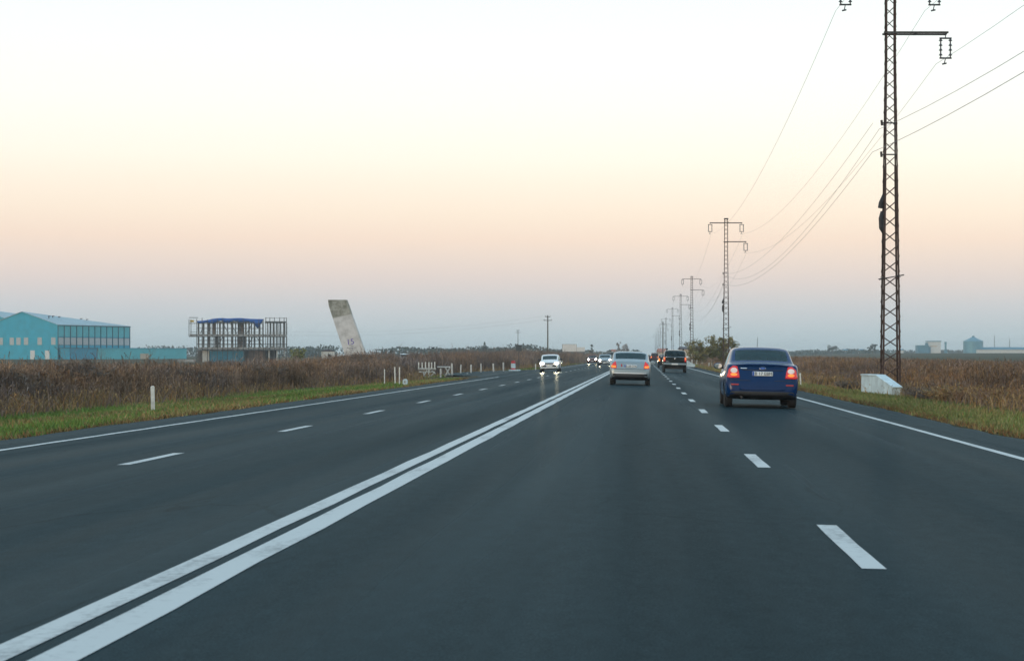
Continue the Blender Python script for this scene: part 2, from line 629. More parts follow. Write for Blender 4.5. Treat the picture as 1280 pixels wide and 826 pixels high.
def build_road():
    # pavement slab with a ragged outer edge
    xs = [PL, PL + 0.4, -6.2, XC, 1.4, PR - 0.4, PR]
    ys = axis_steps([(-250, 0, 10), (0, 260, 260), (260, 600, 60), (600, 4000, 20)])
    vs, fs = [], []
    n = len(xs)
    for y in ys:
        for i, x in enumerate(xs):
            xx = x
            if i in (0, n - 1):
                xx += random.uniform(-0.09, 0.09) + 0.06 * math.sin(y * 0.31 + i)
            vs.append((xx, y, road_z(x)))
    for j in range(len(ys) - 1):
        for i in range(n - 1):
            fs.append((j * n + i, j * n + i + 1, (j + 1) * n + i + 1, (j + 1) * n + i))
    b = len(vs)
    for y_i in range(len(ys)):                         # the broken edges down to the soil
        for i in (0, n - 1):
            p = vs[y_i * n + i]
            vs.append((p[0] + (-0.05 if i == 0 else 0.05), p[1], p[2] - 0.14))
    for j in range(len(ys) - 1):
        fs.append((j * n, (j + 1) * n, b + (j + 1) * 2, b + j * 2))
        fs.append((j * n + n - 1, b + j * 2 + 1, b + (j + 1) * 2 + 1, (j + 1) * n + n - 1))
    me = bpy.data.meshes.new('road')
    me.from_pydata(vs, [], fs)
    bm = bmesh.new()
    bm.from_mesh(me)
    bmesh.ops.recalc_face_normals(bm, faces=bm.faces)
    bm.to_mesh(me)
    bm.free()
    road = link('road', me, M['asphalt'])
    tag(road, kind='structure')
    e = 0.004
    strip('centre_line', [-2.655, -2.49], -30, 1800, e, M['line'], road, 900, 0.007)
    strip('centre_line', [-2.40, -2.215], -30, 1800, e, M['line'], road, 900, 0.007)
    strip('edge_line', [5.0, 5.15], -30, 1800, e, M['line'], road, 300, 0.008)
    for a, b_ in ((-30, 118), (196, 1800)):
        strip('edge_line', [-9.33, -9.18], a, b_, e, M['line'], road, 200, 0.008)
    # broken lane lines: 2.85 m dashes every 10 m
    y0 = 1.28 * F / 265.5
    k = 0
    for i in range(-2, 60):
        y = y0 + 10.05 * i
        if y < 520:
            strip('lane_dash', [1.315, 1.465], y, y + 2.87, e, M['line'], road, 4, 0.004)
    yl = 21.6
    for i in range(-1, 40):
        y = yl + 9.45 * i
        if y < 420:
            strip('lane_dash', [-6.18, -6.03], y, y + 2.6, e, M['line'], road, 4, 0.004)
    return road


ROAD = build_road()


def build_apron():
    # the mouth of a farm road on the left
    vs, fs = [], []
    ys = axis_steps([(112, 192, 20)])
    for y in ys:
        t = (y - 112) / 80
        out = 5.2 * sst(0.12, 0.42, t) * (1 - sst(0.75, 1.0, t))
        for i in range(5):
            x = PL + 0.3 - (0.3 + out) * i / 4
            vs.append((x, y, road_z(PL) - 0.002 + (0.0095 if i == 0 else 0) - 0.012 * i))
    for j in range(len(ys) - 1):
        for i in range(4):
            a = j * 5 + i
            fs.append((a, a + 1, a + 6, a + 5))
    me = bpy.data.meshes.new('side_road')
    me.from_pydata(vs, [], fs)
    o = link('side_road', me, M['asphalt'])
    tag(o, kind='structure')


build_apron()


# ------------------------------------------------------------------ vegetation masses
GX = np.linspace(-80, 80, 321)


def gz_arr(x, y):
    return np.array([gz(a, b) for a, b in zip(x, y)])


def stems_mesh(name, x, y, h, w, pal, twigs=4, lean=0.16, twig_len=0.22, twig_w=0.03, zoff=-0.02, taper=0.35, low=0.4, tint=None):
    n = len(x)
    z = gz_arr(x, y) + zoff
    yaw = rng.uniform(0, PI, n)
    dx, dy = np.cos(yaw) * w / 2, np.sin(yaw) * w / 2
    lx, ly = rng.normal(0, lean, n) * h, rng.normal(0, lean, n) * h
    c = pal[rng.integers(0, len(pal), n)] * rng.uniform(0.7, 1.3, (n, 1))
    if tint is not None:
        c = c * tint
    V, Fq, C = [], [], []
    for t, tw in ((0, 1.0), (0.55, 0.8), (1.0, taper)):
        bx, by, bz = x + lx * t * t, y + ly * t * t, z + h * t
        V.append(np.stack([bx - dx * tw, by - dy * tw, bz], 1))
        V.append(np.stack([bx + dx * tw, by + dy * tw, bz], 1))
        C += [c, c]
    base = np.arange(n)
    def row(r):
        return base + r * n
    Fq.append(np.stack([row(0), row(1), row(3), row(2)], 1))
    Fq.append(np.stack([row(2), row(3), row(5), row(4)], 1))
    verts = np.concatenate(V)
    cols = np.concatenate(C)
    faces = np.concatenate(Fq)
    if twigs:
        m = n * twigs
        i = np.repeat(np.arange(n), twigs)
        t = rng.uniform(low, 1.0, m)
        bx, by, bz = x[i] + lx[i] * t * t, y[i] + ly[i] * t * t, z[i] + h[i] * t
        az = rng.uniform(0, 2 * PI, m)
        el = rng.uniform(0.55, 1.4, m)
        ln = twig_len * rng.uniform(0.4, 1.3, m) * (h[i] / 1.5)
        ex, ey, ez = bx + np.cos(az) * np.cos(el) * ln, by + np.sin(az) * np.cos(el) * ln, bz + np.sin(el) * ln
        wv = twig_w * rng.uniform(0.5, 1.4, m)
        px, py = -np.sin(az) * wv / 2, np.cos(az) * wv / 2
        v2 = np.concatenate([np.stack([bx - px * .4, by - py * .4, bz], 1), np.stack([bx + px * .4, by + py * .4, bz + 0.006], 1),
                             np.stack([ex + px, ey + py, ez + 0.01], 1), np.stack([ex - px, ey - py, ez - 0.01], 1)])
        o = len(verts)
        k = np.arange(m)
        f2 = np.stack([o + k, o + m + k, o + 2 * m + k, o + 3 * m + k], 1)
        c2 = np.repeat(c, twigs, 0) * rng.uniform(0.75, 1.25, (m, 1))
        verts = np.concatenate([verts, v2])
        faces = np.concatenate([faces, f2])
        cols = np.concatenate([cols, np.tile(c2, (4, 1))])
    return fast_mesh(name, verts, faces, np.clip(cols, 0, 1))


def sstv(a, b, v):
    t = np.clip((v - a) / (b - a), 0, 1)
    return t * t * (3 - 2 * t)


BROWN = np.array([1.32, 1.30, 1.42]) * np.array([[.165, .115, .078], [.13, .095, .07], [.19, .135, .09], [.10, .075, .056], [.16, .135, .11], [.21, .145, .085], [.135, .105, .088]])
TAN = 1.25 * np.array([[.27, .165, .07], [.22, .145, .065], [.30, .20, .09], [.18, .135, .06], [.26, .135, .055]])
GREEN = np.array([1.15, 1.22, 1.15]) * np.array([[.10, .17, .035], [.125, .19, .045], [.08, .14, .03], [.16, .19, .05], [.115, .16, .04]])
OLIVE = 1.3 * np.array([[.18, .175, .06], [.15, .155, .055], [.22, .19, .08], [.12, .14, .045]])


def tone(x, y, seed):
    """growth differs from clump to clump: grey, brown and reddish stands"""
    a = clump(x, y, 0.9, seed) ** 1.5
    b = clump(x, y, 2.7, seed + 1.7)
    c = clump(x, y * 1.4, 5.5, seed + 3.1)
    m = (0.62 + 0.75 * a) * (0.75 + 0.5 * b)
    return np.stack([m * (0.92 + 0.22 * c), m * (0.98 + 0.03 * c), m * (1.10 - 0.28 * c)], 1)


def clump(x, y, s, seed):
    """smooth 0..1 pattern on the plane"""
    return 0.5 + 0.5 * np.sin(x / s + seed + 1.7 * np.sin(y / (s * 2.3) + seed * 2)) * np.sin(y / (s * 1.9) + seed * 3 + 1.3 * np.sin(x / (s * .8)))


def left_front(y):
    return -18.6 + 3.9 * sstv(82, 110, y) - 4.6 * sstv(112, 134, y) * (1 - sstv(150, 168, y)) - 1.4 * sstv(150, 168, y) * (1 - sstv(185, 200, y)) + 1.6 * sstv(205, 260, y)


def weeds():
    # left belt
    n = 105000
    u = rng.uniform(0, 1, n)
    y = 30 * (640 / 30) ** u
    d = rng.power(0.75, n) * (9 + 0.03 * y)
    x = left_front(y) - d + rng.normal(0, 0.35, n)
    q = sstv(375, 470, 804 + F * x / y)          # the belt grows taller towards the farm road
    h = 1.24 + q * (0.06 + 0.42 * sstv(90, 125, y) + 0.5 * sstv(170, 300, y))
    h = h * (0.70 + 0.28 * clump(x, y, 1.3, 0.6) + 0.20 * clump(x, y, 3.1, 2.6) * rng.uniform(0.5, 1, n)) * rng.uniform(0.66, 1.10, n) * (0.62 + 0.38 * sstv(-0.3, 1.4, d))
    h = h * (0.84 + 0.30 * clump(x, y * .3, 1.9, 9.1) * (0.4 + 0.6 * clump(x, y * .2, 5.0, 4.4)))
    tall = rng.uniform(0, 1, n) < 0.030 * (0.1 + 2 * clump(x, y, 1.6, 7.7) ** 2)
    h = np.where(tall, h * rng.uniform(1.1, 1.45, n), h)
    px_ = 804 + F * x / y
    h = np.where((px_ > 494) & (px_ < 510), h * .80, h)
    w = rng.uniform(0.012, 0.026, n) * (0.7 + y / 160)
    me = stems_mesh('dry_weeds', x, y, h, w, BROWN, 6, 0.09, 0.30, 0.020, tint=tone(x, y, 0.3))
    o = link('dry_weeds', me, M['veg'])
    tag(o, 'thick belt of tall dry brown weeds along the left side of the road', 'weeds', kind='stuff')
    # right belt
    n = 85000
    u = rng.uniform(0, 1, n)
    y = 30 * (520 / 30) ** u
    front = 11.6 - 0.9 * sstv(60, 90, y) + 0.6 * sstv(130, 200, y)
    d = rng.power(0.7, n) * (13 + 0.04 * y)
    x = front + d + rng.normal(0, 0.3, n)
    h = (1.26 + 0.15 * sstv(120, 260, y)) * (0.62 + 0.28 * clump(x, y, 1.5, 2.2) + 0.22 * clump(x, y, 3.3, 1.2) * rng.uniform(0.5, 1, n)) * rng.uniform(0.66, 1.10, n) * (0.55 + 0.45 * sstv(-0.3, 2.2, d))
    w = rng.uniform(0.012, 0.026, n) * (0.7 + y / 160)
    pal = np.concatenate([BROWN, BROWN * np.array([1.15, 1.02, .85]), TAN[:2] * .8])
    me = stems_mesh('dry_weeds', x, y, h, w, pal, 6, 0.09, 0.28, 0.020, tint=tone(x, y, 5.3))
    o = link('dry_weeds', me, M['veg'])
    tag(o, 'tall dry brown weeds covering the ground right of the road', 'weeds', kind='stuff')
    # dead tan grass at the foot of the weeds, both sides
    for side in (-1, 1):
        n = 42000
        u = rng.uniform(0, 1, n)
        y = 26 * (300 / 26) ** u
        if side < 0:
            x = left_front(y) + rng.normal(0.1, 0.8, n)
        else:
            x = 11.3 - 0.9 * sstv(60, 90, y) + rng.normal(0, 0.9, n)
        k = clump(x, y, 1.1, 4.0 + side)
        keep = rng.uniform(0, 1, n) < 0.2 + 0.8 * k
        x, y, k = x[keep], y[keep], k[keep]
        h = rng.uniform(0.15, 0.55, len(x)) * (0.5 + 0.8 * k)
        w = rng.uniform(0.012, 0.03, len(x)) * (0.7 + y / 140)
        me = stems_mesh('dead_grass', x, y, h, w, np.concatenate([TAN, BROWN[:3]]), 2, 0.4, 0.2, 0.03, low=0.2)
        o = link('dead_grass', me, M['veg'])
        tag(o, 'fringe of dead tan grass at the foot of the %s weeds' % ('left' if side < 0 else 'right'), 'grass', kind='stuff')
    # verges
    for side in (-1, 1):
        n = 120000
        u = rng.uniform(0, 1, n)
        y = 22 * (330 / 22) ** u
        if side < 0:
            x = PL - 0.12 - rng.uniform(0, 1, n) * (PL - 0.12 - left_front(y) + 0.8)
            drop = (y > 114) & (y < 190) & (x > PL - 5.0)
            x, y = x[~drop], y[~drop]
        else:
            x = PR + 0.12 + rng.uniform(0, 1, n) * (11.9 - PR)
        n = len(x)
        e = np.abs(x - (PL if side < 0 else PR))
        h = rng.uniform(0.03, 0.10, n) + 0.10 * clump(x, y, .9, 1.0 + side) * rng.uniform(0.2, 1, n)
        w = rng.uniform(0.012, 0.03, n) * (0.7 + y / 110)
        k = clump(x, y * .33, 1.2, 3.3 * side) * .6 + .4 * clump(x, y * .5, 3.1, 1.3 * side)
        k2 = rng.uniform(0, 1, n)
        pal = np.concatenate([GREEN, OLIVE, TAN, TAN * .6])
        yaw = rng.uniform(0, 2 * PI, n)
        z = gz_arr(x, y) - 0.03
        lx, ly = rng.normal(0, .5, n) * h, rng.normal(0, .5, n) * h
        idx = rng.integers(0, 5, n)
        if side > 0:
            idx = np.where(rng.uniform(0, 1, n) < .82, 5 + rng.integers(0, 4, n), idx)
        dry = (0.9 if side > 0 else 0.72) * sstv(.38, .75, k) + 0.55 * np.exp(-e / 0.5) + 0.25 * (e > 6.2)
        idx = np.where(k2 < dry, np.where(rng.uniform(0, 1, n) < .55, 5 + rng.integers(0, 4, n), 9 + rng.integers(0, 5, n)), idx)
        idx = np.where((e < 0.45) & (rng.uniform(0, 1, n) < .7), 14 + rng.integers(0, 5, n), idx)
        c = pal[idx] * rng.uniform(0.75, 1.25, (n, 1)) * (0.75 + 0.5 * clump(x, y * .4, 1.7, 6.1))[:, None]
        V = np.concatenate([np.stack([x - np.cos(yaw) * w, y - np.sin(yaw) * w, z], 1), np.stack([x + np.cos(yaw) * w, y + np.sin(yaw) * w, z], 1),
                            np.stack([x + lx, y + ly, z + h + .02], 1)])
        b = np.arange(n)
        me = fast_mesh('grass_verge', V, np.stack([b, b + n, b + 2 * n], 1), np.clip(np.tile(c, (3, 1)), 0, 1))
        o = link('verge_grass', me, M['veg'])
        tag(o, ('green and ochre grass verge on the left edge of the road' if side < 0 else 'worn yellow green grass verge on the right edge of the road'), 'grass', kind='stuff')


weeds()


def far_treeline(name, label, spans, leaf, pal):
    """spans: (px0, px1, Y, height, density)"""
    X, Y, Z, S, C = [], [], [], [], []
    for px0, px1, yy, hh, n in spans:
        x = (rng.uniform(px0, px1, n) - 804) / F * yy
        y = yy + rng.normal(0, 25, n)
        prof = 0.55 + 0.45 * clump(x, y * 0, hh * 1.1, px0 * .7) * clump(x, y * 0, hh * .37, 1.9)
        z = rng.uniform(-0.2, 1, n) * hh * prof
        z += np.array([gz(a, b) for a, b in zip(x, y)])
        X.append(x); Y.append(y); Z.append(z); S.append(np.full(n, leaf * yy / 1000) * rng.uniform(.5, 1.4, n))
        C.append(pal[rng.integers(0, len(pal), n)] * rng.uniform(.75, 1.3, (n, 1)))
    x, y, z, s, c = map(np.concatenate, (X, Y, Z, S, C))
    n = len(x)
    a = rng.normal(0, 1, (n, 3)); a /= np.linalg.norm(a, axis=1)[:, None]
    b = np.cross(a, rng.normal(0, 1, (n, 3))); b /= np.linalg.norm(b, axis=1)[:, None]
    p = np.stack([x, y, z], 1)
    V = np.concatenate([p - a * s[:, None], p - b * s[:, None] * .7, p + a * s[:, None], p + b * s[:, None] * .7])
    k = np.arange(n)
    me = fast_mesh(name, V, np.stack([k, k + n, k + 2 * n, k + 3 * n], 1), np.tile(c, (4, 1)))
    o = link(name, me, M['leaf'])
    tag(o, label, 'treeline', kind='stuff')


DKG = np.array([[.030, .055, .045], [.038, .06, .045], [.025, .05, .048], [.05, .062, .048]])
far_treeline('distant_treeline', 'hazy blue line of far trees on the horizon left of the road',
             [(-40, 240, 1300, 9.5, 3200), (240, 420, 1150, 8.0, 2100), (375, 402, 900, 6.4, 900), (480, 720, 950, 7.4, 5200), (540, 660, 900, 7.8, 2600), (690, 800, 1100, 6.5, 1800)], 0.75, DKG)
far_treeline('distant_treeline', 'hazy blue line of far trees on the horizon right of the road',
             [(900, 1110, 1500, 4.4, 2200), (1100, 1340, 1750, 5.0, 2200), (985, 1100, 1300, 3.0, 1000)], 0.7, DKG)


# ------------------------------------------------------------------ trees and shrubs
def leaf_cloud(centres, radii, n, size, pal, flat=1.0):
    i = rng.integers(0, len(centres), n)
    c = np.array(centres)[i]
    r = np.array(radii)[i][:, None]
    d = rng.normal(0, 1, (n, 3))
    d /= np.linalg.norm(d, axis=1)[:, None]
    p = c + d * r * (rng.uniform(0, 1, (n, 1)) ** 0.5) * np.array([1, 1, flat])
    a = rng.normal(0, 1, (n, 3)); a /= np.linalg.norm(a, axis=1)[:, None]
    b = np.cross(a, rng.normal(0, 1, (n, 3))); b /= np.linalg.norm(b, axis=1)[:, None]
    s = (size * rng.uniform(.5, 1.5, n))[:, None]
    V = np.concatenate([p - a * s, p - b * s * .6, p + a * s, p + b * s * .6])
    k = np.arange(n)
    tone = rng.uniform(.65, 1.35, len(centres))[i][:, None]
    col = pal[rng.integers(0, len(pal), n)] * tone * rng.uniform(.8, 1.2, (n, 1))
    return V, np.stack([k, k + n, k + 2 * n, k + 3 * n], 1), np.clip(np.tile(col, (4, 1)), 0, 1)


def tree(name, label, x, y, H, R, n, size, pal, trunk_frac=0.3, shape='round', limbs=7, twigs=60, group=None, tr=None, cat='tree'):
    z0 = gz(x, y) - 0.1
    t = thing(name, label, cat, (x, y, z0), random.uniform(0, 6), group)
    tr = tr or H * 0.022
    mb = MB()
    mb.tube([(0, 0, 0), (random.uniform(-.1, .1) * R, random.uniform(-.1, .1) * R, H * .45), (random.uniform(-.15, .15) * R, 0, H * .85)], [tr, tr * .7, tr * .2], 7)
    tips = []
    for k in range(limbs):
        a = 2 * PI * k / limbs + random.uniform(-.4, .4)
        hz = H * random.uniform(trunk_frac, .75)
        f = 1.0
        if shape == 'cone':
            f = max(.12, 1.15 - hz / H * 1.15)
        if shape == 'column':
            f = .75
        rr = R * f * random.uniform(.55, .95)
        e = (math.cos(a) * rr, math.sin(a) * rr, min(H * .95, hz + rr * random.uniform(.3, 1.0) * (2.2 if shape == 'column' else 1)))
        mb.tube([(0, 0, hz), (e[0] * .5, e[1] * .5, hz + (e[2] - hz) * .6), e], [tr * .45, tr * .3, tr * .1], 5)
        tips.append(e)
    tips.append((0, 0, H * .88))
    for k in range(twigs):
        b = Vector(random.choice(tips))
        d = Vector((random.gauss(0, 1), random.gauss(0, 1), random.gauss(.6, 1))).normalized()
        s = b * random.uniform(.6, 1)
        s.z = b.z * random.uniform(.75, 1)
        mb.tube([s, s + d * R * random.uniform(.25, .6)], [tr * .12, tr * .04], 3, False)
    mb.build('trunk', M['twig'] if pal is None or twigs > 100 else M['bark'], t)
    if n:
        cs, rs = [], []
        for e in tips:
            for _ in range(3):
                cs.append((e[0] * random.uniform(.5, 1.1) + random.gauss(0, R * .12), e[1] * random.uniform(.5, 1.1) + random.gauss(0, R * .12),
                           max(H * trunk_frac * .8, e[2] * random.uniform(.72, 1.08))))
                rs.append(R * random.uniform(.16, .34) * (.7 if shape != 'round' else 1))
        V, Fc, C = leaf_cloud(cs, rs, n, size, pal)
        me = fast_mesh('crown', V, Fc, C)
        link('crown', me, M['leaf'], t)
    return t


AUT = np.array([[.17, .165, .055], [.21, .175, .06], [.14, .14, .055], [.25, .19, .07], [.12, .13, .06]])
PALE = np.array([[.20, .21, .075], [.25, .24, .09], [.17, .18, .07]])
GREYT = np.array([[.22, .185, .165], [.26, .215, .185], [.18, .155, .14]])


def at(px, Y):
    return (px - 804) / F * Y


# the thicket by the second pylon on the right: bushes one can tell apart
for px, Y, H, R, n, lab in [(874, 216, 3.1, 1.7, 1300, 'leafless based olive bush at the left end of the thicket under the second pylon'),
                            (890, 222, 3.7, 1.9, 2200, 'tallest olive green bush in the middle of the thicket under the second pylon'),
                            (906, 219, 3.6, 1.9, 2000, 'yellowing olive bush beside the blue car roof under the second pylon'),
                            (921, 226, 2.9, 1.3, 900, 'small brownish bush at the right end of the thicket just above the blue car')]:
    tree('roadside_bush', lab, at(px, Y), Y, H, R, int(n * 1.9), .085, AUT, .14, 'round', 13, 240, 'bushes in the roadside thicket', .06, 'bush')
tree('roadside_bush', 'yellow green leafy bush beside the unfinished building', at(372, 205), 205, 2.9, 1.1, 520, .11, PALE, .3, 'round', 8, 70, None, .05, 'bush')
# the far trees
tree('conifer_tree', 'dark pointed conifer on the horizon left of the oncoming cars', at(740, 620), 620, 5.6, 1.5, 900, .28, DKG, .1, 'cone', 14, 0, None, .14)
tree('conifer_tree', 'dark round topped tree on the horizon above the oncoming silver car', at(760, 640), 640, 3.6, 2.0, 700, .28, DKG, .15, 'round', 9, 0, None, .14)
tree('poplar_tree', 'narrow grey brown poplar on the horizon above the silver car roof', at(773, 520), 520, 5.4, .9, 500, .16, GREYT, .1, 'column', 10, 120, None, .09)
tree('poplar_tree', 'broader pale bare tree next to the narrow poplar above the silver car', at(781, 560), 560, 5.2, 1.8, 480, .16, GREYT, .15, 'round', 10, 150, None, .10)
tree('lone_tree', 'tall lone bluish tree standing above the left treeline', at(606, 760), 760, 7.6, 1.3, 420, .28, DKG, .25, 'column', 9, 40, None, .14)
tree('bare_tree', 'thin bare tree on the left treeline nearest the lone bluish tree', at(618, 700), 700, 6.2, .8, 0, .2, None, .3, 'column', 9, 110, None, .10)
tree('bare_tree', 'thin bare tree on the left treeline between the bluish tree and the dark road sign', at(634, 690), 690, 5.4, .8, 0, .2, None, .3, 'column', 8, 100, None, .10)
tree('bare_tree', 'rounded hazy tree rising over the field to the left of the near pylon', at(1091, 1050), 1050, 6.2, 2.6, 240, .45, DKG, .3, 'round', 9, 60, None, .2)
tree('bare_tree', 'wide hazy tree on the horizon above the blue car right shoulder', at(1040, 1200), 1200, 5.6, 4.0, 240, .5, DKG, .2, 'round', 9, 60, None, .2)
tree('bare_tree', 'small brown tree above the warm headlamps of the oncoming cars', at(746, 560), 560, 2.6, .8, 300, .16, GREYT, .2, 'round', 7, 60, None, .08)
# saplings that stick out of the left weeds
for px, Y, H, lab in [(126, 78, 2.5, 'bare sapling in front of the long glazed wall of the teal hall'), (106, 74, 2.3, 'bare sapling in front of the deep blue annex of the teal hall'),
                      (187, 84, 2.3, 'bare sapling at the far end of the low teal wall'), (500, 150, 3.3, 'tall bare sapling behind the orange and white van'),
                      (552, 152, 2.7, 'bare sapling behind the broken white railing'), (398, 118, 2.4, 'bare sapling between the unfinished building and the leaning slab')]:
    tree('bare_sapling', lab, at(px, Y), Y, H, .42, 0, .1, None, .35, 'column', 9, 34, 'bare saplings among the left weeds', .016, 'sapling')


def tussock(name, label, x, y, H, R, n, pal, cat, group, spread=.35, w=.012):
    a = rng.uniform(0, 2 * PI, n)
    r = R * .55 * np.sqrt(rng.uniform(0, 1, n))
    bx, by = r * np.cos(a), r * np.sin(a)
    h = H * rng.uniform(.55, 1.05, n) * (1 - .35 * r / R)
    z = np.full(n, gz(x, y)) - .03
    yaw = rng.uniform(0, PI, n)
    ww = w * rng.uniform(.6, 1.4, n) * (.7 + y / 160)
    dx, dy = np.cos(yaw) * ww / 2, np.sin(yaw) * ww / 2
    lx, ly = bx * spread * 1.6 + rng.normal(0, .12, n) * H, by * spread * 1.6 + rng.normal(0, .12, n) * H
    c = pal[rng.integers(0, len(pal), n)] * rng.uniform(.7, 1.25, (n, 1))
    V, C = [], []
    for t, tw in ((0, 1.), (.55, .8), (1., .3)):
        X, Y_, Z = bx + lx * t, by + ly * t, h * (t - .22 * t * t * spread)
        V += [np.stack([X - dx * tw, Y_ - dy * tw, Z], 1), np.stack([X + dx * tw, Y_ + dy * tw, Z], 1)]
        C += [c, c]
    b = np.arange(n)
    fc = np.concatenate([np.stack([b, b + n, b + 3 * n, b + 2 * n], 1), np.stack([b + 2 * n, b + 3 * n, b + 5 * n, b + 4 * n], 1)])
    # side shoots
    m = n * 3
    i = np.repeat(b, 3)
    t = rng.uniform(.35, 1, m)
    P = np.stack([bx[i] + lx[i] * t, by[i] + ly[i] * t, h[i] * (t - .22 * t * t * spread)], 1)
    D = rng.normal(0, 1, (m, 3)); D[:, 2] = np.abs(D[:, 2]) * .8
    D *= (H * .16 * rng.uniform(.4, 1.2, m) / np.linalg.norm(D, axis=1))[:, None]
    S = rng.normal(0, .012, (m, 3))
    o = 6 * n
    V += [P - S * .5, P + S * .5, P + D + S, P + D - S]
    k = np.arange(m)
    fc = np.concatenate([fc, np.stack([o + k, o + m + k, o + 2 * m + k, o + 3 * m + k], 1)])
    C += [np.repeat(c, 3, 0) * .95] * 4
    me = fast_mesh(name, np.concatenate(V), fc, np.clip(np.concatenate(C), 0, 1))
    ob = link(name, me, M['veg'])
    ob.location = (x, y, gz(x, y))
    ob.rotation_euler.z = rng.uniform(0, 6)
    tag(ob, label, cat, group)


GREYB = np.array([[.15, .125, .105], [.12, .10, .09], [.19, .155, .125]])
RUST_ = np.array([[.24, .135, .075], [.20, .11, .065], [.27, .17, .09]])
for px, Y, dx, H, R, pal, lab in [(14, 58, -.4, 1.45, 1.0, GREYB, 'dark grey dry bush at the left end of the weeds below the first hall windows'), (72, 62, -.3, 1.4, 1.1, RUST_, 'reddish dry bush in the weeds below the near corner of the teal hall'),
                                  (103, 66, -.2, 1.85, .8, GREYB, 'tall grey dry bush in front of the deep blue annex'), (143, 70, -.3, 1.35, 1.2, RUST_, 'reddish dry bush in the weeds left of the stout white post'),
                                  (222, 80, -.5, 1.5, 1.1, GREYB, 'grey dry bush in the weeds right of the stout white post'), (262, 84, -.4, 1.45, 1.0, RUST_, 'reddish dry bush in the weeds below the left half of the unfinished building'),
                                  (330, 92, -.5, 1.6, 1.2, GREYB, 'grey dry bush in the weeds below the right half of the unfinished building'), (404, 102, -.4, 1.75, 1.2, RUST_, 'reddish dry bush in the weeds left of the leaning slab'),
                                  (462, 116, -.6, 2.15, 1.4, GREYB, 'high grey dry bush in the weeds right of the leaning slab'), (586, 182, -2.0, 2.3, 1.3, RUST_, 'dark reddish bush behind the row of white posts')]:
    tussock('dry_bush', lab, at(px, Y) + dx * .3, Y, H, R, 420, pal, 'bush', 'dry bushes in the left weeds', .6)
for px, Y, H, R, pal, lab in [(1168, 63, .62, .8, GREYB, 'grey dead grass tussock right of the concrete headwall'), (1196, 60, .75, .9, TAN, 'golden dry tussock between the grey tussock and the red brown one'),
                              (1225, 58, .70, .8, RUST_, 'red brown dry tussock near the right end of the verge'), (1262, 56, .62, 1.0, RUST_ * .8, 'dark red brown tussock at the far right edge of the verge'),
                              (1040, 92, .55, .9, TAN * .8, 'low tan tussock left of the concrete headwall'), (1068, 80, .6, .7, GREYB, 'low dark tussock touching the left end of the concrete headwall')]:
    tussock('grass_tussock', lab, at(px, Y), Y, H, R, 420, pal, 'tussock', 'dry tussocks along the right verge', 1.0)


# ------------------------------------------------------------------ pylons and wires
PYLON_Y = [76, 215, 372, 480, 614, 777, 905, 1045, 1190, 1340, 1500]
PX = 9.85
ARM1, ARM2 = EYE + 15.5, EYE + 13.3


def pylon_width(z):
    return 0.42 + (0.78 - 0.42) * max(0.0, 1 - z / 13.5)


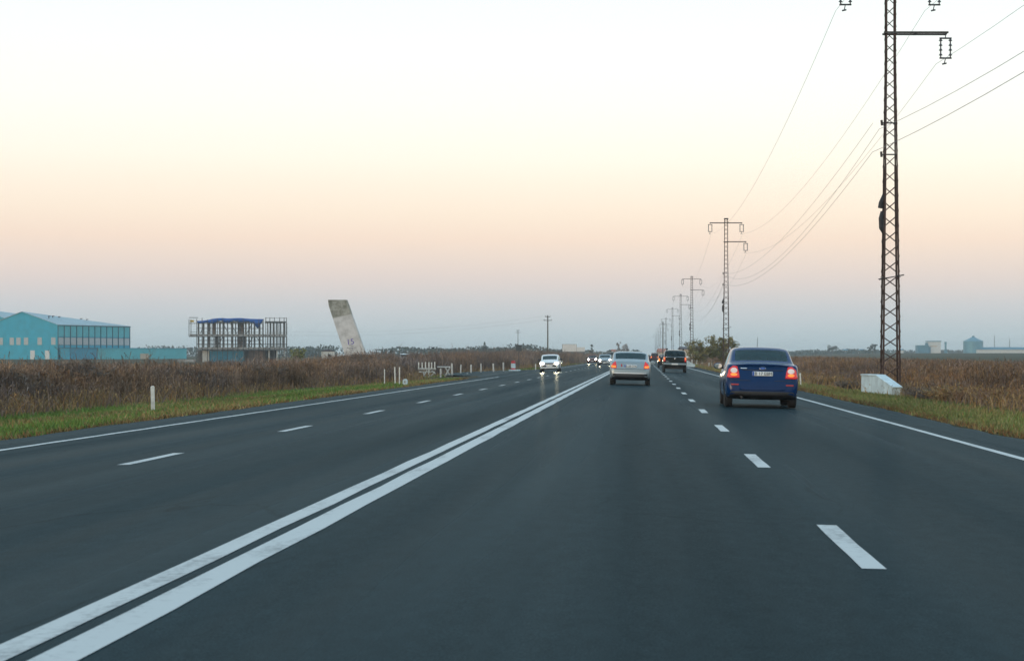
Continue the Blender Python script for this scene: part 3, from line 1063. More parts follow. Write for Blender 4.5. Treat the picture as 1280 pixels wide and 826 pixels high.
def make_pylon():
    t = thing('lattice_pylon', None, 'pylon')
    top = ARM1 + 0.45
    for sx in (-1, 1):
        for sy in (-1, 1):
            mb = MB()
            for z0, z1 in ((-0.6, 4), (4, 9), (9, 13.5), (13.5, top)):
                a, b = pylon_width(max(z0, 0)) / 2, pylon_width(z1) / 2
                w = 0.075 if z0 < 5 else 0.06
                # an angle section: two flanges
                for ox, oy, bx, by in ((0, 0, w, 0.012), (0, 0, 0.012, w)):
                    q = []
                    for z, r in ((z0, a), (z1, b)):
                        for cx, cy in ((0, 0), (bx, 0), (bx, by), (0, by)):
                            q.append((sx * (r - cx), sy * (r - cy), z))
                    mb.add(q, [(3, 2, 1, 0), (4, 5, 6, 7), (0, 1, 5, 4), (1, 2, 6, 5), (2, 3, 7, 6), (3, 0, 4, 7)])
            mb.build('leg', M['rust'], t)
    mb = MB()
    z = 0.3
    while z < top - 0.3:
        st = 0.62 if z < 10 else 0.5
        r0, r1 = pylon_width(z) / 2, pylon_width(min(z + st * .8, top)) / 2
        z1 = min(z + st * 0.8, top)
        th = 0.032 if z < 8 else 0.026
        mb.bar((-r0, -r0, z), (r1, -r1, z1), th)
        mb.bar((r0, r0, z), (-r1, r1, z1), th)
        mb.bar((-r0, r0, z), (-r1, -r1, z1), th)
        mb.bar((r0, -r0, z), (r1, r1, z1), th)
        z += st
    mb.build('bracing', M['rust'], t)
    w = pylon_width(ARM1) / 2
    for z, xa, xb in ((ARM1, -1.92, 1.88), (ARM2, -0.3, 2.36)):
        mb = MB()
        for sy in (-1, 1):
            mb.box(((xa + xb) / 2, sy * (w + .035), z), (xb - xa, 0.05, 0.075))
        for k in range(3):
            mb.box((xa + .06 + (xb - xa - .12) * k / 2, 0, z), (0.05, 2 * w, 0.08))
        mb.build('crossarm', M['darksteel'], t)
    mb = MB()
    mb.box((0, 0, top + .03), (.5, .5, .12))
    mb.build('mast_cap', M['darksteel'], t)
    for x, z in ((-1.86, ARM1), (1.82, ARM1), (2.28, ARM2)):
        mb = MB()
        mb.bar((x, 0, z), (x, 0, z - .2), .03)
        mb.bar((x - .25, 0, z - .2), (x + .25, 0, z - .2), .05)
        mb.bar((x - .25, 0, z - 1.02), (x + .25, 0, z - 1.02), .05)
        for s in (-.2, .2):
            prof = [(z - 1.02, .02)]
            for q in range(4):
                zz = z - .92 + q * .2
                prof += [(zz, .03), (zz + .015, .085), (zz + .05, .06), (zz + .09, .03)]
            prof.append((z - .2, .02))
            mb.lathe(prof, 10, 'z', (x + s * 1.0, 0, 0))
        mb.bar((x, 0, z - 1.02), (x - .05, 0, z - 1.24), .028)
        mb.tube([(x - .14, 0, z - 1.27), (x + .04, 0, z - 1.23)], .035, 6)
        mb.build('insulator', M['insul'], t)
    mb = MB()
    mb.bar((-.55, -.4, 4.33), (.50, -.4, 4.5), .028)
    mb.bar((-.42, .35, 4.34), (.62, .38, 4.55), .028)
    for xx in (-.36, .36):
        mb.bar((xx, -.4, 4.42), (xx, .37, 4.44), .02)
    mb.build('climbing_guard', M['darksteel'], t)
    for z0, z1, r in ((7.15, 7.95, .13), (6.2, 6.2, 0)):
        if r:
            r2 = pylon_width(z0) / 2
            mb = MB()
            mb.tube([(-r2 - .02, -.1, z0 - 1.2 + .3), (-r2 - .09, -.1, z0 - .9 + .2), (-r2 - .10, -.1, z0 - .3), (-r2 - .06, -.1, z0 - .02)], [.05, .10, .105, .07], 10)
            mb.build('cable_joint', M['blackplastic'], t)
            mb = MB()
            mb.tube([(-r2 - .14, -.1, z0 + .12), (-r2 - .10, -.1, z0 + .35), (-r2 + .0, -.1, z0 + .68)], [.10, .10, .05], 10)
            mb.build('cable_joint', M['blackplastic'], t)
    # dead-end fittings for the two lower cables
    for z, s in ((EYE + 9.6, -1), (EYE + 8.3, -1)):
        mb = MB()
        r2 = pylon_width(z) / 2
        mb.bar((-r2 - .14, 0, z), (r2, 0, z), .04)
        mb.tube([(-r2 - .1, 0, z - .1), (-r2 - .12, 0, z + .12)], .05, 8)
        mb.build('cable_clamp', M['darksteel'], t)
    return t


pyl = make_pylon()
PLAB = ['nearest and tallest rusty lattice pylon beside the white concrete headwall', 'second rusty lattice pylon rising behind the olive thicket', 'third lattice pylon above the dark pickup right edge',
        'fourth lattice pylon standing above the dark pickup roof', 'fifth lattice pylon just left of the dark pickup roof', 'sixth lattice pylon from the camera with narrow hazy mast',
        'seventh lattice pylon of the row fading into haze', 'eighth lattice pylon of the row fading into haze', 'ninth lattice pylon of the row almost lost in haze',
        'tenth lattice pylon of the row almost lost in haze', 'farthest lattice pylon of the row almost lost in haze']
for i, y in enumerate(PYLON_Y):
    o = pyl if i == 0 else copy_tree(pyl)
    x = PX + (0.36 if i == 0 else random.uniform(-.25, .15))
    o.location = (x, y, 0.0)
    o['label'] = PLAB[i]
    o['group'] = 'lattice pylons along the right side of the road'
    o.rotation_euler = (0, 0, random.uniform(-.03, .03))


def span(mb, a, b, sag, r, n=22):
    a, b = Vector(a), Vector(b)
    pts = []
    for k in range(n + 1):
        t = k / n
        p = a.lerp(b, t)
        p.z -= 4 * sag * t * (1 - t)
        pts.append(p)
    mb.tube(pts, r, 4, False)


ys = [-62] + PYLON_Y
for dx, z, sag, lab, r in [(-1.9, ARM1 - 1.27, 2.6, 'upper left overhead conductor strung along the lattice pylons', .0085),
                           (1.78, ARM1 - 1.27, 2.6, 'upper right overhead conductor strung along the lattice pylons', .0085),
                           (2.24, ARM2 - 1.27, 2.6, 'lower right overhead conductor hanging from the single side arms', .0085),
                           (-.36, EYE + 9.6, 2.2, 'overhead cable clamped to the pylon masts below the side arms', .0085),
                           (-.10, EYE + 9.35, 3.0, 'middle one of the three low cables strung along the pylon masts', .009),
                           (-.38, EYE + 8.4, 2.5, 'lowest black cable strung along the pylon masts', .010)]:
    mb = MB()
    for a, b in zip(ys[:-1], ys[1:]):
        if a < 0 and 'clamped' in lab:
            continue
        sg = sag * ((b - a) / 139.0) ** 2 * .8
        span(mb, (PX + dx, a, z), (PX + dx, b, z), min(sg, 3.6), r)
    o = mb.build('power_cable', M['wire'], None, True)
    tag(o, lab, 'cable', 'overhead cables along the pylons')


def wood_pole(px, Y, top_py, label, arms=True, r=.13, guy=False, mt='wood'):
    x = at(px, Y)
    g = gz(x, Y)
    h = EYE + (444.5 - top_py) / F * Y - g
    t = thing('utility_pole', label, 'pole', (x, Y, g))
    MB().tube([(0, 0, -.3), (0, 0, h)], [r, r * .72], 8).build('shaft', M[mt], t, True)
    if arms:
        for dz, ln in ((.25, .85), (.85, 1.3)):
            mb = MB()
            mb.box((0, -.1, h - dz), (ln, .08, .08))
            for s in (-.45, .45):
                mb.tube([(s * ln, -.1, h - dz + .04), (s * ln, -.1, h - dz + .2)], [.05, .03], 6)
            mb.build('crossarm', M['darksteel'], t)
    return t, x, g + h


p1, p1x, p1z = wood_pole(684.7, 300, 394, 'tall dark pole with short crossarms behind the white oncoming hatchback')
p2, p2x, p2z = wood_pole(647.5, 520, 412, 'slender distant pole rising behind the dark square road sign', True, .11)
p3, p3x, p3z = wood_pole(828.5, 560, 402, 'wooden pole with crossarms among the far pylons left of the pickup', True, .16)
for dz, lab in ((.25, 'upper thin wire leaving the tall left pole across the field'), (.85, 'lower thin wire leaving the tall left pole across the field')):
    mb = MB()
    span(mb, (p1x, 300, p1z - dz + .2), (p1x - 62, 318, p1z - dz - 1.2), 1.8, .008)
    o = mb.build('thin_wire', M['wire'])
    tag(o, lab, 'wire', 'wires of the left pole')


# ------------------------------------------------------------------ cars
def half_section(w, zb, zt, zr=None, wr=None):
    zs = zt - .09
    rows = [(0, zb), (.76 * w, zb), (.92 * w, zb + .03), (.982 * w, zb + .13), (w, (zb + zt) / 2 + .02), (.985 * w, zs), (.94 * w, zt)]
    if zr is None:
        rows += [(.90 * w, zt + .012), (.84 * w, zt + .02), (.77 * w, zt + .026), (.42 * w, zt + .04), (0, zt + .045)]
    else:
        rows += [(.922 * w, zt + .03), (wr + .045, zr - .115), (wr - .03, zr - .035), (wr * .55, zr - .004), (0, zr)]
    return rows


def car_mesh(st, W, paint, wheels, wr_arch, glass_rear, glass_front, sides, glassm, slope=None):
    """st: stations (y, w, zb, zt, zr, wr). Returns {slot name: mesh} and the BVH of the whole shell"""
    nrow = 12
    ring = nrow * 2 - 2
    verts, faces, mi = [], [], []
    for (y, w, zb, zt, zr, wr) in st:
        hs = half_section(w * W, zb, zt, zr, wr)
        full = [(x, z) for x, z in hs] + [(-x, z) for x, z in reversed(hs[1:-1])]
        for x, z in full:
            yy = y + (slope(y, z) if slope else 0)
            verts.append((x, yy, z))
    SL = ['body', 'rear_window', 'windshield', 'side_window', 'side_window', 'side_window', 'side_window', 'underbody']
    def slot(k, row, left):
        if row >= 9:
            if k in glass_rear:
                return 1
            if k in glass_front:
                return 2
        if row == 7:
            for j, ks in enumerate(sides):
                if k in ks:
                    return 3 + j * 2 + (1 if left else 0)
        if row <= 1:
            return 7
        return 0
    n = len(st)
    for k in range(n - 1):
        for r in range(ring):
            a, b = k * ring + r, k * ring + (r + 1) % ring
            faces.append((a, a + ring, b + ring, b))
            row = r if r < nrow - 1 else ring - 1 - r
            mi.append(slot(k, row, r >= nrow - 1))
    for k, rev in ((0, False), (n - 1, True)):
        b = k * ring
        for r in range(nrow - 1):
            i0, i1 = r, r + 1
            j0, j1 = (ring - r) % ring, ring - r - 1
            q = [b + i0, b + i1, b + j1, b + j0]
            q = list(dict.fromkeys(q))
            if len(q) >= 3:
                faces.append(tuple(reversed(q)) if rev else tuple(q))
                mi.append(0 if r > 0 else 7)
    me = bpy.data.meshes.new('shell')
    me.from_pydata(verts, [], faces)
    me.polygons.foreach_set('material_index', mi)
    bm = bmesh.new(); bm.from_mesh(me)
    bmesh.ops.recalc_face_normals(bm, faces=bm.faces)
    bm.to_mesh(me); bm.free()
    mats = [paint, glassm, glassm, glassm, glassm, glassm, glassm, M['blackplastic']]
    for m_ in mats:
        me.materials.append(m_)
    ob = bpy.data.objects.new('shell_tmp', me)
    COL.objects.link(ob)
    sd = ob.modifiers.new('s', 'SUBSURF')
    sd.levels = sd.render_levels = 2
    cut = MB()
    for wy in wheels:
        for s in (-1, 1):
            cut.lathe([(s * .52 * W / .9, 0.0001), (s * .52 * W / .9, wr_arch), (s * 1.3, wr_arch), (s * 1.3, .0001)], 28, 'x', (0, wy, wr_arch - .05))
    cme = cut.mesh('cut')
    bm = bmesh.new(); bm.from_mesh(cme)
    bmesh.ops.remove_doubles(bm, verts=bm.verts, dist=.001)
    bmesh.ops.recalc_face_normals(bm, faces=bm.faces)
    bm.to_mesh(cme); bm.free()
    for m_ in mats:
        cme.materials.append(m_)
    cme.polygons.foreach_set('material_index', [7] * len(cme.polygons))
    co = bpy.data.objects.new('cut_tmp', cme)
    COL.objects.link(co)
    bo = ob.modifiers.new('b', 'BOOLEAN')
    bo.operation = 'DIFFERENCE'
    bo.solver = 'EXACT'
    bo.object = co
    bpy.context.view_layer.update()
    dg = bpy.context.evaluated_depsgraph_get()
    res = bpy.data.meshes.new_from_object(ob.evaluated_get(dg))
    bpy.data.objects.remove(ob); bpy.data.objects.remove(co)
    vs = [v.co.copy() for v in res.vertices]
    ps = [tuple(p.vertices) for p in res.polygons]
    idx = [p.material_index for p in res.polygons]
    bvh = BVHTree.FromPolygons(vs, ps)
    out = []
    for s in range(8):
        fs = [p for p, i in zip(ps, idx) if i == s]
        if not fs:
            continue
        used = sorted({i for f in fs for i in f})
        mp = {u: i for i, u in enumerate(used)}
        m2 = bpy.data.meshes.new(SL[s])
        m2.from_pydata([vs[u] for u in used], [], [tuple(mp[i] for i in f) for f in fs])
        m2.materials.append(mats[s])
        m2.shade_smooth()
        if s == 0:
            try:
                m2.set_sharp_from_angle(angle=math.radians(38))
            except Exception:
                pass
        out.append((SL[s], m2))
    bpy.data.meshes.remove(res)
    return out, bvh


def patch(bvh, outline, material, name, parent, rear=True, off=.012, rings=4, skirt=.03, flat=None):
    """a panel that lies on the shell: outline in (x, z) seen from the rear or the front"""
    n = len(outline)
    cx = sum(p[0] for p in outline) / n
    cz = sum(p[1] for p in outline) / n
    s = 1 if rear else -1
    def hit(x, z):
        if flat is not None:
            return flat
        h = bvh.ray_cast(Vector((x, -20 * s, z)), Vector((0, s, 0)))
        if h[0] is None:
            h = bvh.find_nearest(Vector((x, 0 if rear else 5, z)))
        return h[0].y
    vs, fs = [], []
    ys_ = []
    for k in range(rings + 1):
        f = 1 - k / rings
        if k == rings:
            y = hit(cx, cz) - s * off
            vs.append((cx, y, cz))
        else:
            for x, z in outline:
                px, pz = cx + (x - cx) * f, cz + (z - cz) * f
                y = hit(px, pz) - s * off
                vs.append((px, y, pz))
    for k in range(rings - 1):
        for i in range(n):
            j = (i + 1) % n
            fs.append((k * n + i, k * n + j, (k + 1) * n + j, (k + 1) * n + i))
    for i in range(n):
        fs.append(((rings - 1) * n + i, (rings - 1) * n + (i + 1) % n, rings * n))
    b = len(vs)
    for i in range(n):
        x, y, z = vs[i]
        vs.append((x, y + s * (skirt + off), z))
    for i in range(n):
        j = (i + 1) % n
        fs.append((i, b + i, b + j, j))
    mb = MB()
    mb.v, mb.f = vs, fs
    return mb.build(name, material, parent, True)


def oval(cx, cz, rx, rz, n=16):
    return [(cx + rx * math.cos(2 * PI * k / n), cz + rz * math.sin(2 * PI * k / n)) for k in range(n)]


def rrect(cx, cz, w, h, r=.02, n=3):
    out = []
    for sx, sz, a0 in ((1, 1, 0), (-1, 1, PI / 2), (-1, -1, PI), (1, -1, 3 * PI / 2)):
        for k in range(n + 1):
            a = a0 + PI / 2 * k / n
            out.append((cx + sx * (w / 2 - r) + r * math.cos(a), cz + sz * (h / 2 - r) + r * math.sin(a)))
    # a few extra points along the long edges so the panel can follow the shell
    res = []
    for i, p in enumerate(out):
        q = out[(i + 1) % len(out)]
        d = math.hypot(q[0] - p[0], q[1] - p[1])
        m = max(1, int(d / .12))
        for k in range(m):
            res.append((p[0] + (q[0] - p[0]) * k / m, p[1] + (q[1] - p[1]) * k / m))
    return res


def mirrorx(o):
    return [(-x, z) for x, z in reversed(o)]


def dens(poly, step=.07):
    res = []
    for i, p in enumerate(poly):
        q = poly[(i + 1) % len(poly)]
        m = max(1, int(math.hypot(q[0] - p[0], q[1] - p[1]) / step))
        for k in range(m):
            res.append((p[0] + (q[0] - p[0]) * k / m, p[1] + (q[1] - p[1]) * k / m))
    return res


def add_wheels(t, ys_, track, r, w, rimm='rim'):
    for y in ys_:
        for s in (-1, 1):
            e = bpy.data.objects.new('wheel', None)
            COL.objects.link(e)
            e.parent = t
            e.location = (s * track, y, r)
            mb = MB()
            mb.lathe([(-w / 2 + .03, r * .62), (-w / 2, r * .70), (-w / 2, r * .92), (-w / 2 + .02, r * .985), (-w * .2, r), (w * .2, r), (w / 2 - .02, r * .985),
                      (w / 2, r * .92), (w / 2, r * .70), (w / 2 - .03, r * .62)], 26)
            mb.build('tyre', M['rubber'], e, True)
            mb = MB()
            mb.lathe([(-s * w * .3, r * .63), (s * (w / 2 - .03), r * .63), (s * (w / 2 - .035), r * .56)], 26)
            for k in range(7):
                a = 2 * PI * k / 7
                ca, sa = math.cos(a), math.sin(a)
                tx = s * (w / 2 - .05)
                q = []
                for rr, hw in ((.04, .05), (r * .6, .035)):
                    for d in (-1, 1):
                        q.append((tx, ca * rr - sa * hw * d, sa * rr + ca * hw * d))
                        q.append((tx - s * .03, ca * rr - sa * hw * d, sa * rr + ca * hw * d))
                mb.add(q, [(0, 2, 6, 4), (1, 5, 7, 3), (0, 4, 5, 1), (2, 3, 7, 6)])
            mb.lathe([(s * (w / 2 - .02), .0001), (s * (w / 2 - .02), .065), (s * (w / 2 - .06), .075)], 14)
            mb.build('rim', M[rimm], e)


def add_cabin(t, y0, y1, hw, belt, front_y, rear_y, head=1.28):
    mb = MB()
    mb.box((0, (y0 + y1) / 2, .36), (hw * 2, y1 - y0, .16))
    mb.box((0, y0 + .12, belt - .16), (hw * 2, .24, .2))
    mb.box((0, y1 - .25, belt - .2), (hw * 2, .5, .3))
    mb.build('cabin_floor', M['cabin'], t)
    for x in (-.36, .36):
        mb = MB()
        mb.box((x, front_y, .82), (.48, .14, .72))
        mb.box((x, front_y + .3, .52), (.48, .5, .14))
        mb.box((x, front_y - .02, head - .08), (.27, .09, .19))
        mb.build('seat', M['seat'], t, bevel=.04)
    mb = MB()
    mb.box((0, rear_y, .76), (hw * 1.8, .16, .58))
    for x in (-.42, .42):
        mb.box((x, rear_y - .02, belt + .16), (.25, .08, .14))
    mb.build('rear_seat', M['seat'], t, bevel=.03)
    mb = MB()
    mb.tube([(0, y1 - .95, head + .06), (0, y1 - .95, head + .0)], .01, 5)
    mb.box((0, y1 - .95, head - .02), (.22, .03, .065))
    mb.build('inside_mirror', M['cabin'], t)


def add_mirrors(t, y, x, z, material, glass_back=True):
    for s in (-1, 1):
        mb = MB()
        bm = bmesh.new()
        bmesh.ops.create_uvsphere(bm, u_segments=14, v_segments=9, radius=1)
        for v in bm.verts:
            f = .45 if v.co.y < 0 else 1.0
            v.co = Vector((v.co.x * .125 + s * (x + .10), v.co.y * .10 * f + y, v.co.z * .085 + z))
        me = bpy.data.meshes.new('door_mirror')
        bm.to_mesh(me); bm.free()
        o = link('door_mirror', me, material, t, True)
        mb.bar((s * (x - .06), y + .03, z - .05), (s * (x + .06), y + .03, z - .02), .05)
        mb.build('mirror_bracket', M['blackplastic'], o)
        mb = MB()
        ov = oval(s * (x + .10), z, .105, .068, 14)
        mb.v = [(a, y - .05, b) for a, b in ov] + [(a, y - .02, b) for a, b in ov]
        n = len(ov)
        mb.f = [tuple(range(n))] + [(i, i + n, (i + 1) % n + n, (i + 1) % n) for i in range(n)]
        mb.build('mirror_glass', M['mirror'], o)


def add_plate(t, bvh, x, z, txt=None, rear=True, band=True, w=.52, h=.11, off=.02):
    p = patch(bvh, rrect(x, z, w, h, .008, 1), M['plate'], 'number_plate', t, rear, off, 3, .02)
    y = min(v.co.y for v in p.data.vertices) if rear else max(v.co.y for v in p.data.vertices)
    s = -1 if rear else 1
    if band:
        mb = MB()
        mb.box((x + s * (w / 2 - .024) * (1 if rear else 1), y + s * .002, z), (.044, .003, h * .94))
        mb.build('country_band', M['plate_blue'], p)
    if txt:
        me = text_mesh(txt, h * 1.02, 'lettering')
        me.transform(Matrix.Rotation(PI / 2, 4, 'X'))
        if not rear:
            me.transform(Matrix.Rotation(PI, 4, 'Z'))
        me.transform(Matrix.Translation((x + .022, y + s * .004, z)))
        link('lettering', me, M['ink'], p)
    return p


def roof_antenna(t, y, z):
    MB().tube([(0, y, z), (0, y - .12, z + .32)], [.008, .004], 5).build('aerial', M['blackplastic'], t)


def tail_slope(y, z):
    """boot lid leans forward above the bumper"""
    if y > .5:
        return 0
    return .14 * max(0.0, z - .62) / .4 * (1 - y / .5)


def make_sedan(name, label, paint, W, H, L, lamps, plate, glassm='glass', tailtxt=None, spoiler=False, wheel_r=.315, fancy=True):
    k = H / 1.49
    s = L / 4.48
    st = [(0.00, .87, .34, .985 * k, None, None), (.08, .96, .27, 1.035 * k, None, None), (.34 * s, .995, .22, 1.06 * k, None, None), (.60 * s, 1.0, .2, 1.06 * k, None, None),
          (1.26 * s, 1.0, .19, 1.0 * k, 1.50 * k, .71), (1.5 * s, 1.0, .19, .975 * k, 1.505 * k, .71), (2.28 * s, 1.0, .19, .96 * k, 1.51 * k, .71),
          (2.40 * s, 1.0, .19, .955 * k, 1.51 * k, .71), (3.0 * s, 1.0, .19, .945 * k, 1.46 * k, .69), (3.72 * s, .995, .19, .925 * k, None, None),
          (3.95 * s, .99, .19, .89 * k, None, None), (4.28 * s, .95, .2, .76 * k, None, None), (4.42 * s, .90, .22, .68 * k, None, None), (4.48 * s, .80, .30, .60 * k, None, None)]
    t = thing(name, label, 'car')
    wy = (.92 * s, 3.52 * s)
    parts, bvh = car_mesh(st, W / 2, M[paint], wy, wheel_r + .05, {3}, {8}, [{5}, {7, 8}], M[glassm], tail_slope)
    for nm, me in parts:
        link(nm, me, None, t)
    add_wheels(t, wy, W / 2 - .125, wheel_r, .205)
    add_cabin(t, .75 * s, 3.65 * s, W / 2 * .8, .95 * k, 2.1 * s, 1.2 * s, 1.24 * k)
    add_mirrors(t, 3.05 * s, W / 2 * .97, 1.0 * k, M[paint])
    hw = W / 2
    lamps(t, bvh, hw, k, True)
    # front
    for sx in (-1, 1):
        ol = dens([(sx * x * hw, z * k) for x, z in ((.52, .60), (.80, .60), (.90, .70), (.86, .77), (.6, .72))])
        patch(bvh, ol, M['lens'], 'headlight', t, False)
    patch(bvh, rrect(0, .45 * k, hw * 1.1, .14, .04), M['blackplastic'], 'grille', t, False)
    # rear
    patch(bvh, rrect(0, .335, hw * 1.72, .17, .06), M['blackplastic'], 'lower_valance', t, True, .008)
    add_plate(t, bvh, plate[0], plate[1], plate[2])
    return t, bvh, k, hw


def focus_lamps(t, bvh, hw, k, rear):
    for sx in (-1, 1):
        ol = dens([(sx * x, z) for x, z in ((.955 * hw, .745), (.61 * hw, .755), (.635 * hw, .90), (.68 * hw, 1.045), (.79 * hw, 1.055), (.90 * hw, .97))])
        tl = patch(bvh, ol, M['tail'], 'tail_lamp', t, True, .014)
        patch(bvh, oval(sx * .765 * hw, .935, .088, .068), M['tail_clear'], 'reverse_lamp', tl, True, .022, 3)
        patch(bvh, oval(sx * .765 * hw, .835, .085, .036), M['tail_on'], 'brake_lamp', tl, True, .022, 3)


def accent_lamps(t, bvh, hw, k, rear):
    for sx in (-1, 1):
        ol = dens([(sx * x * hw, z) for x, z in ((.93, .70), (.665, .70), (.66, .80), (.70, .985), (.76, .99), (.88, .86))])
        tl = patch(bvh, ol, M['tail'], 'tail_lamp', t, True, .014)
        patch(bvh, dens([(sx * x * hw, z) for x, z in ((.88, .725), (.69, .725), (.70, .80), (.86, .81))]), M['tail_on'], 'brake_lamp', tl, True, .022, 3)
        patch(bvh, dens([(sx * x * hw, z) for x, z in ((.93, .76), (.885, .74), (.87, .84), (.895, .85))]), M['amber'], 'indicator_lamp', tl, True, .02, 3)


def plain_lamps(t, bvh, hw, k, rear):
    for sx in (-1, 1):
        ol = dens([(sx * x * hw, z * k) for x, z in ((.92, .68), (.6, .68), (.6, .88), (.88, .9))])
        patch(bvh, ol, M['tail_on'] if rear == 2 else M['tail'], 'tail_lamp', t, True, .014)


# blue saloon ahead on the right
car, bvh, k, hw = make_sedan('blue_sedan', 'dark blue saloon car with lit red and amber tail lamps in the right lane', 'blue_paint', 1.88, 1.53, 4.48, focus_lamps, (.0, .865, 'B 17 EBM'), wheel_r=.325)
# boot lid: spoiler lip, plate recess, badge, seams, reflectors
mb = MB()
mb.tube([(-.66, .17, 1.07), (-.4, .13, 1.085), (0, .11, 1.09), (.4, .13, 1.085), (.66, .17, 1.07)], [.012, .024, .026, .024, .012], 8)
mb.build('spoiler_lip', M['blue_paint'], car, True)
patch(bvh, rrect(0, .955, 1.02, .016, .007), M['blackplastic'], 'boot_recess', car, True, .006)
for sx in (-1, 1):
    patch(bvh, rrect(sx * .69, .585, .20, .034, .015), M['reflector'], 'bumper_reflector', car, True, .012)
    patch(bvh, rrect(sx * .56, .69, .52, .012, .005), M['blackplastic'], 'bumper_seam', car, True, .005)
b = patch(bvh, oval(0, 1.0, .085, .034), M['chrome'], 'badge', car, True, .016, 3)
patch(bvh, oval(0, 1.0, .070, .024), M['plate_blue'], 'badge_face', b, True, .02, 3)
patch(bvh, rrect(-.47, .995, .17, .022, .006), M['chrome'], 'model_script', car, True, .01, 2)
patch(bvh, rrect(0, .48, 1.15, .05, .02), M['blue_paint'], 'bumper_fold', car, True, .02)
mb = MB()
mb.tube([(-.52, .12, .27), (-.52, -.02, .27)], .03, 8)
mb.build('exhaust_pipe', M['darksteel'], car)
roof_antenna(car, 2.7, 1.49)
car.location = (2.98, 46.2, road_z(2.98) + .006)
car.rotation_euler = (0, .025, math.radians(-.2))

# silver saloon ahead in our lane
car, bvh, k, hw = make_sedan('silver_sedan', 'silver saloon car with glowing tail lamps ahead in the same lane', 'silver_paint', 1.73, 1.40, 4.2, accent_lamps, (.02, .80, 'B 28 CPA'), wheel_r=.285)
patch(bvh, rrect(0, .50, 1.36, .05, .02), M['white_paint'], 'bumper_strip', car, True, .014)
patch(bvh, rrect(0, .45, 1.46, .05, .02), M['blackplastic'], 'bumper_rub_strip', car, True, .010)
patch(bvh, rrect(0, .665, 1.34, .016, .007), M['blackplastic'], 'boot_seam', car, True, .006)
patch(bvh, rrect(-.36, .82, .05, .12, .015), M['reflector'], 'red_sticker', car, True, .01, 2)
for sx in (-1, 1):
    MB().box((sx * .42, 1.75, 1.40), (.1, .3, .03)).build('roof_bar_foot', M['blackplastic'], car)
MB().tube([(-.15, 1.5, 1.37), (-.16, 1.38, 1.75)], [.006, .003], 5).build('aerial', M['blackplastic'], car)
car.location = (-.56, 76.8, road_z(-.56) + .006)
car.rotation_euler = (0, .025, 0)


def make_box_car(name, label, paint, W, H, L, belt, rear_rake=.22, bonnet=1.05, wheel_r=.33, glassm='dkglass', clear=.25, cat='car'):
    """hatchbacks, estates and vans: upright tail"""
    kz = H
    st = [(0.00, .88, clear + .1, belt - .03, None, None), (.07, .965, clear + .03, belt, None, None), (.10, .975, clear + .02, belt + .0, None, None),
          (.12 + rear_rake, 1.0, clear, belt, H - .05, .80 * W / 2), (.50 + rear_rake, 1.0, clear, belt - .005, H - .01, .82 * W / 2),
          (L * .46, 1.0, clear, belt - .01, H, .82 * W / 2), (L * .485, 1.0, clear, belt - .012, H, .82 * W / 2),
          (L - bonnet - .85, 1.0, clear, belt - .02, H - .04, .78 * W / 2), (L - bonnet, .99, clear, belt - .03, None, None), (L - bonnet + .18, .985, clear, belt - .06, None, None),
          (L - .2, .95, clear, belt - .17, None, None), (L - .06, .90, clear + .03, belt - .26, None, None), (L, .82, clear + .1, belt - .33, None, None)]
    t = thing(name, label, cat)
    wy = (.18 * L, L - .80)
    parts, bvh = car_mesh(st, W / 2, M[paint], wy, wheel_r + .05, {2}, {7}, [{4}, {6, 7}], M[glassm], None)
    for nm, me in parts:
        link(nm, me, None, t)
    add_wheels(t, wy, W / 2 - .12, wheel_r, .2)
    add_cabin(t, .5, L - bonnet - .05, W / 2 * .8, belt, L * .47, L * .27, H - .25)
    add_mirrors(t, L - bonnet - .75, W / 2 * .97, belt + .06, M['blackplastic'])
    return t, bvh


def front_face(t, bvh, hw, zl, lamp='head', rx=.16, rz=.085, grille_z=None, plate_z=.45, lx=.70):
    for sx in (-1, 1):
        h = patch(bvh, rrect(sx * lx * hw, zl, rx * 2.1, rz * 2.2, .04), M['lens'], 'headlight', t, False, .01)
        patch(bvh, oval(sx * lx * hw, zl, rx * .8, rz * .92), M[lamp], 'bulb_reflector', h, False, .022, 3)
    patch(bvh, rrect(0, grille_z or zl, hw * 1.0, .11, .03), M['blackplastic'], 'grille', t, False, .008)
    patch(bvh, rrect(0, plate_z, hw * 1.5, .09, .03), M['blackplastic'], 'bumper_intake', t, False, .006)
    add_plate(t, bvh, 0, plate_z + .02, None, False, True)


# dark pickup with a hard top
car, bvh = make_box_car('dark_pickup', 'dark pickup with matching hard top and roof rails in the right lane', 'darkgreen_paint', 1.86, 1.76, 4.9, 1.17, .30, 1.2, .375, 'glass', .42, 'pickup')
hw = .93
for sx in (-1, 1):
    ol = dens([(sx * x * hw, z) for x, z in ((.955, .86), (.80, .86), (.80, 1.20), (.93, 1.20))])
    tl = patch(bvh, ol, M['tail'], 'tail_lamp', car, True, .016)
    patch(bvh, dens([(sx * x * hw, z) for x, z in ((.93, 1.02), (.82, 1.02), (.82, 1.15), (.92, 1.15))]), M['tail_on'], 'brake_lamp', tl, True, .024, 3)
    MB().tube([(sx * .66, 1.0, 1.74), (sx * .66, 1.1, 1.83), (sx * .66, 2.7, 1.85), (sx * .66, 2.9, 1.75)], .03, 6).build('roof_rail', M['blackplastic'], car)
    MB().box((sx * .62, .35, 1.80), (.12, .1, .12)).build('rack_foot', M['blackplastic'], car, bevel=.02)
mb = MB()
mb.box((0, -.10, .66), (1.74, .16, .15))
mb.build('rear_bumper', M['silver_paint'], car, bevel=.04)
patch(bvh, rrect(0, 1.205, 1.5, .018, .008), M['chrome'], 'tailgate_trim', car, True, .012)
patch(bvh, oval(0, 1.09, .06, .05), M['chrome'], 'badge', car, True, .016, 3)
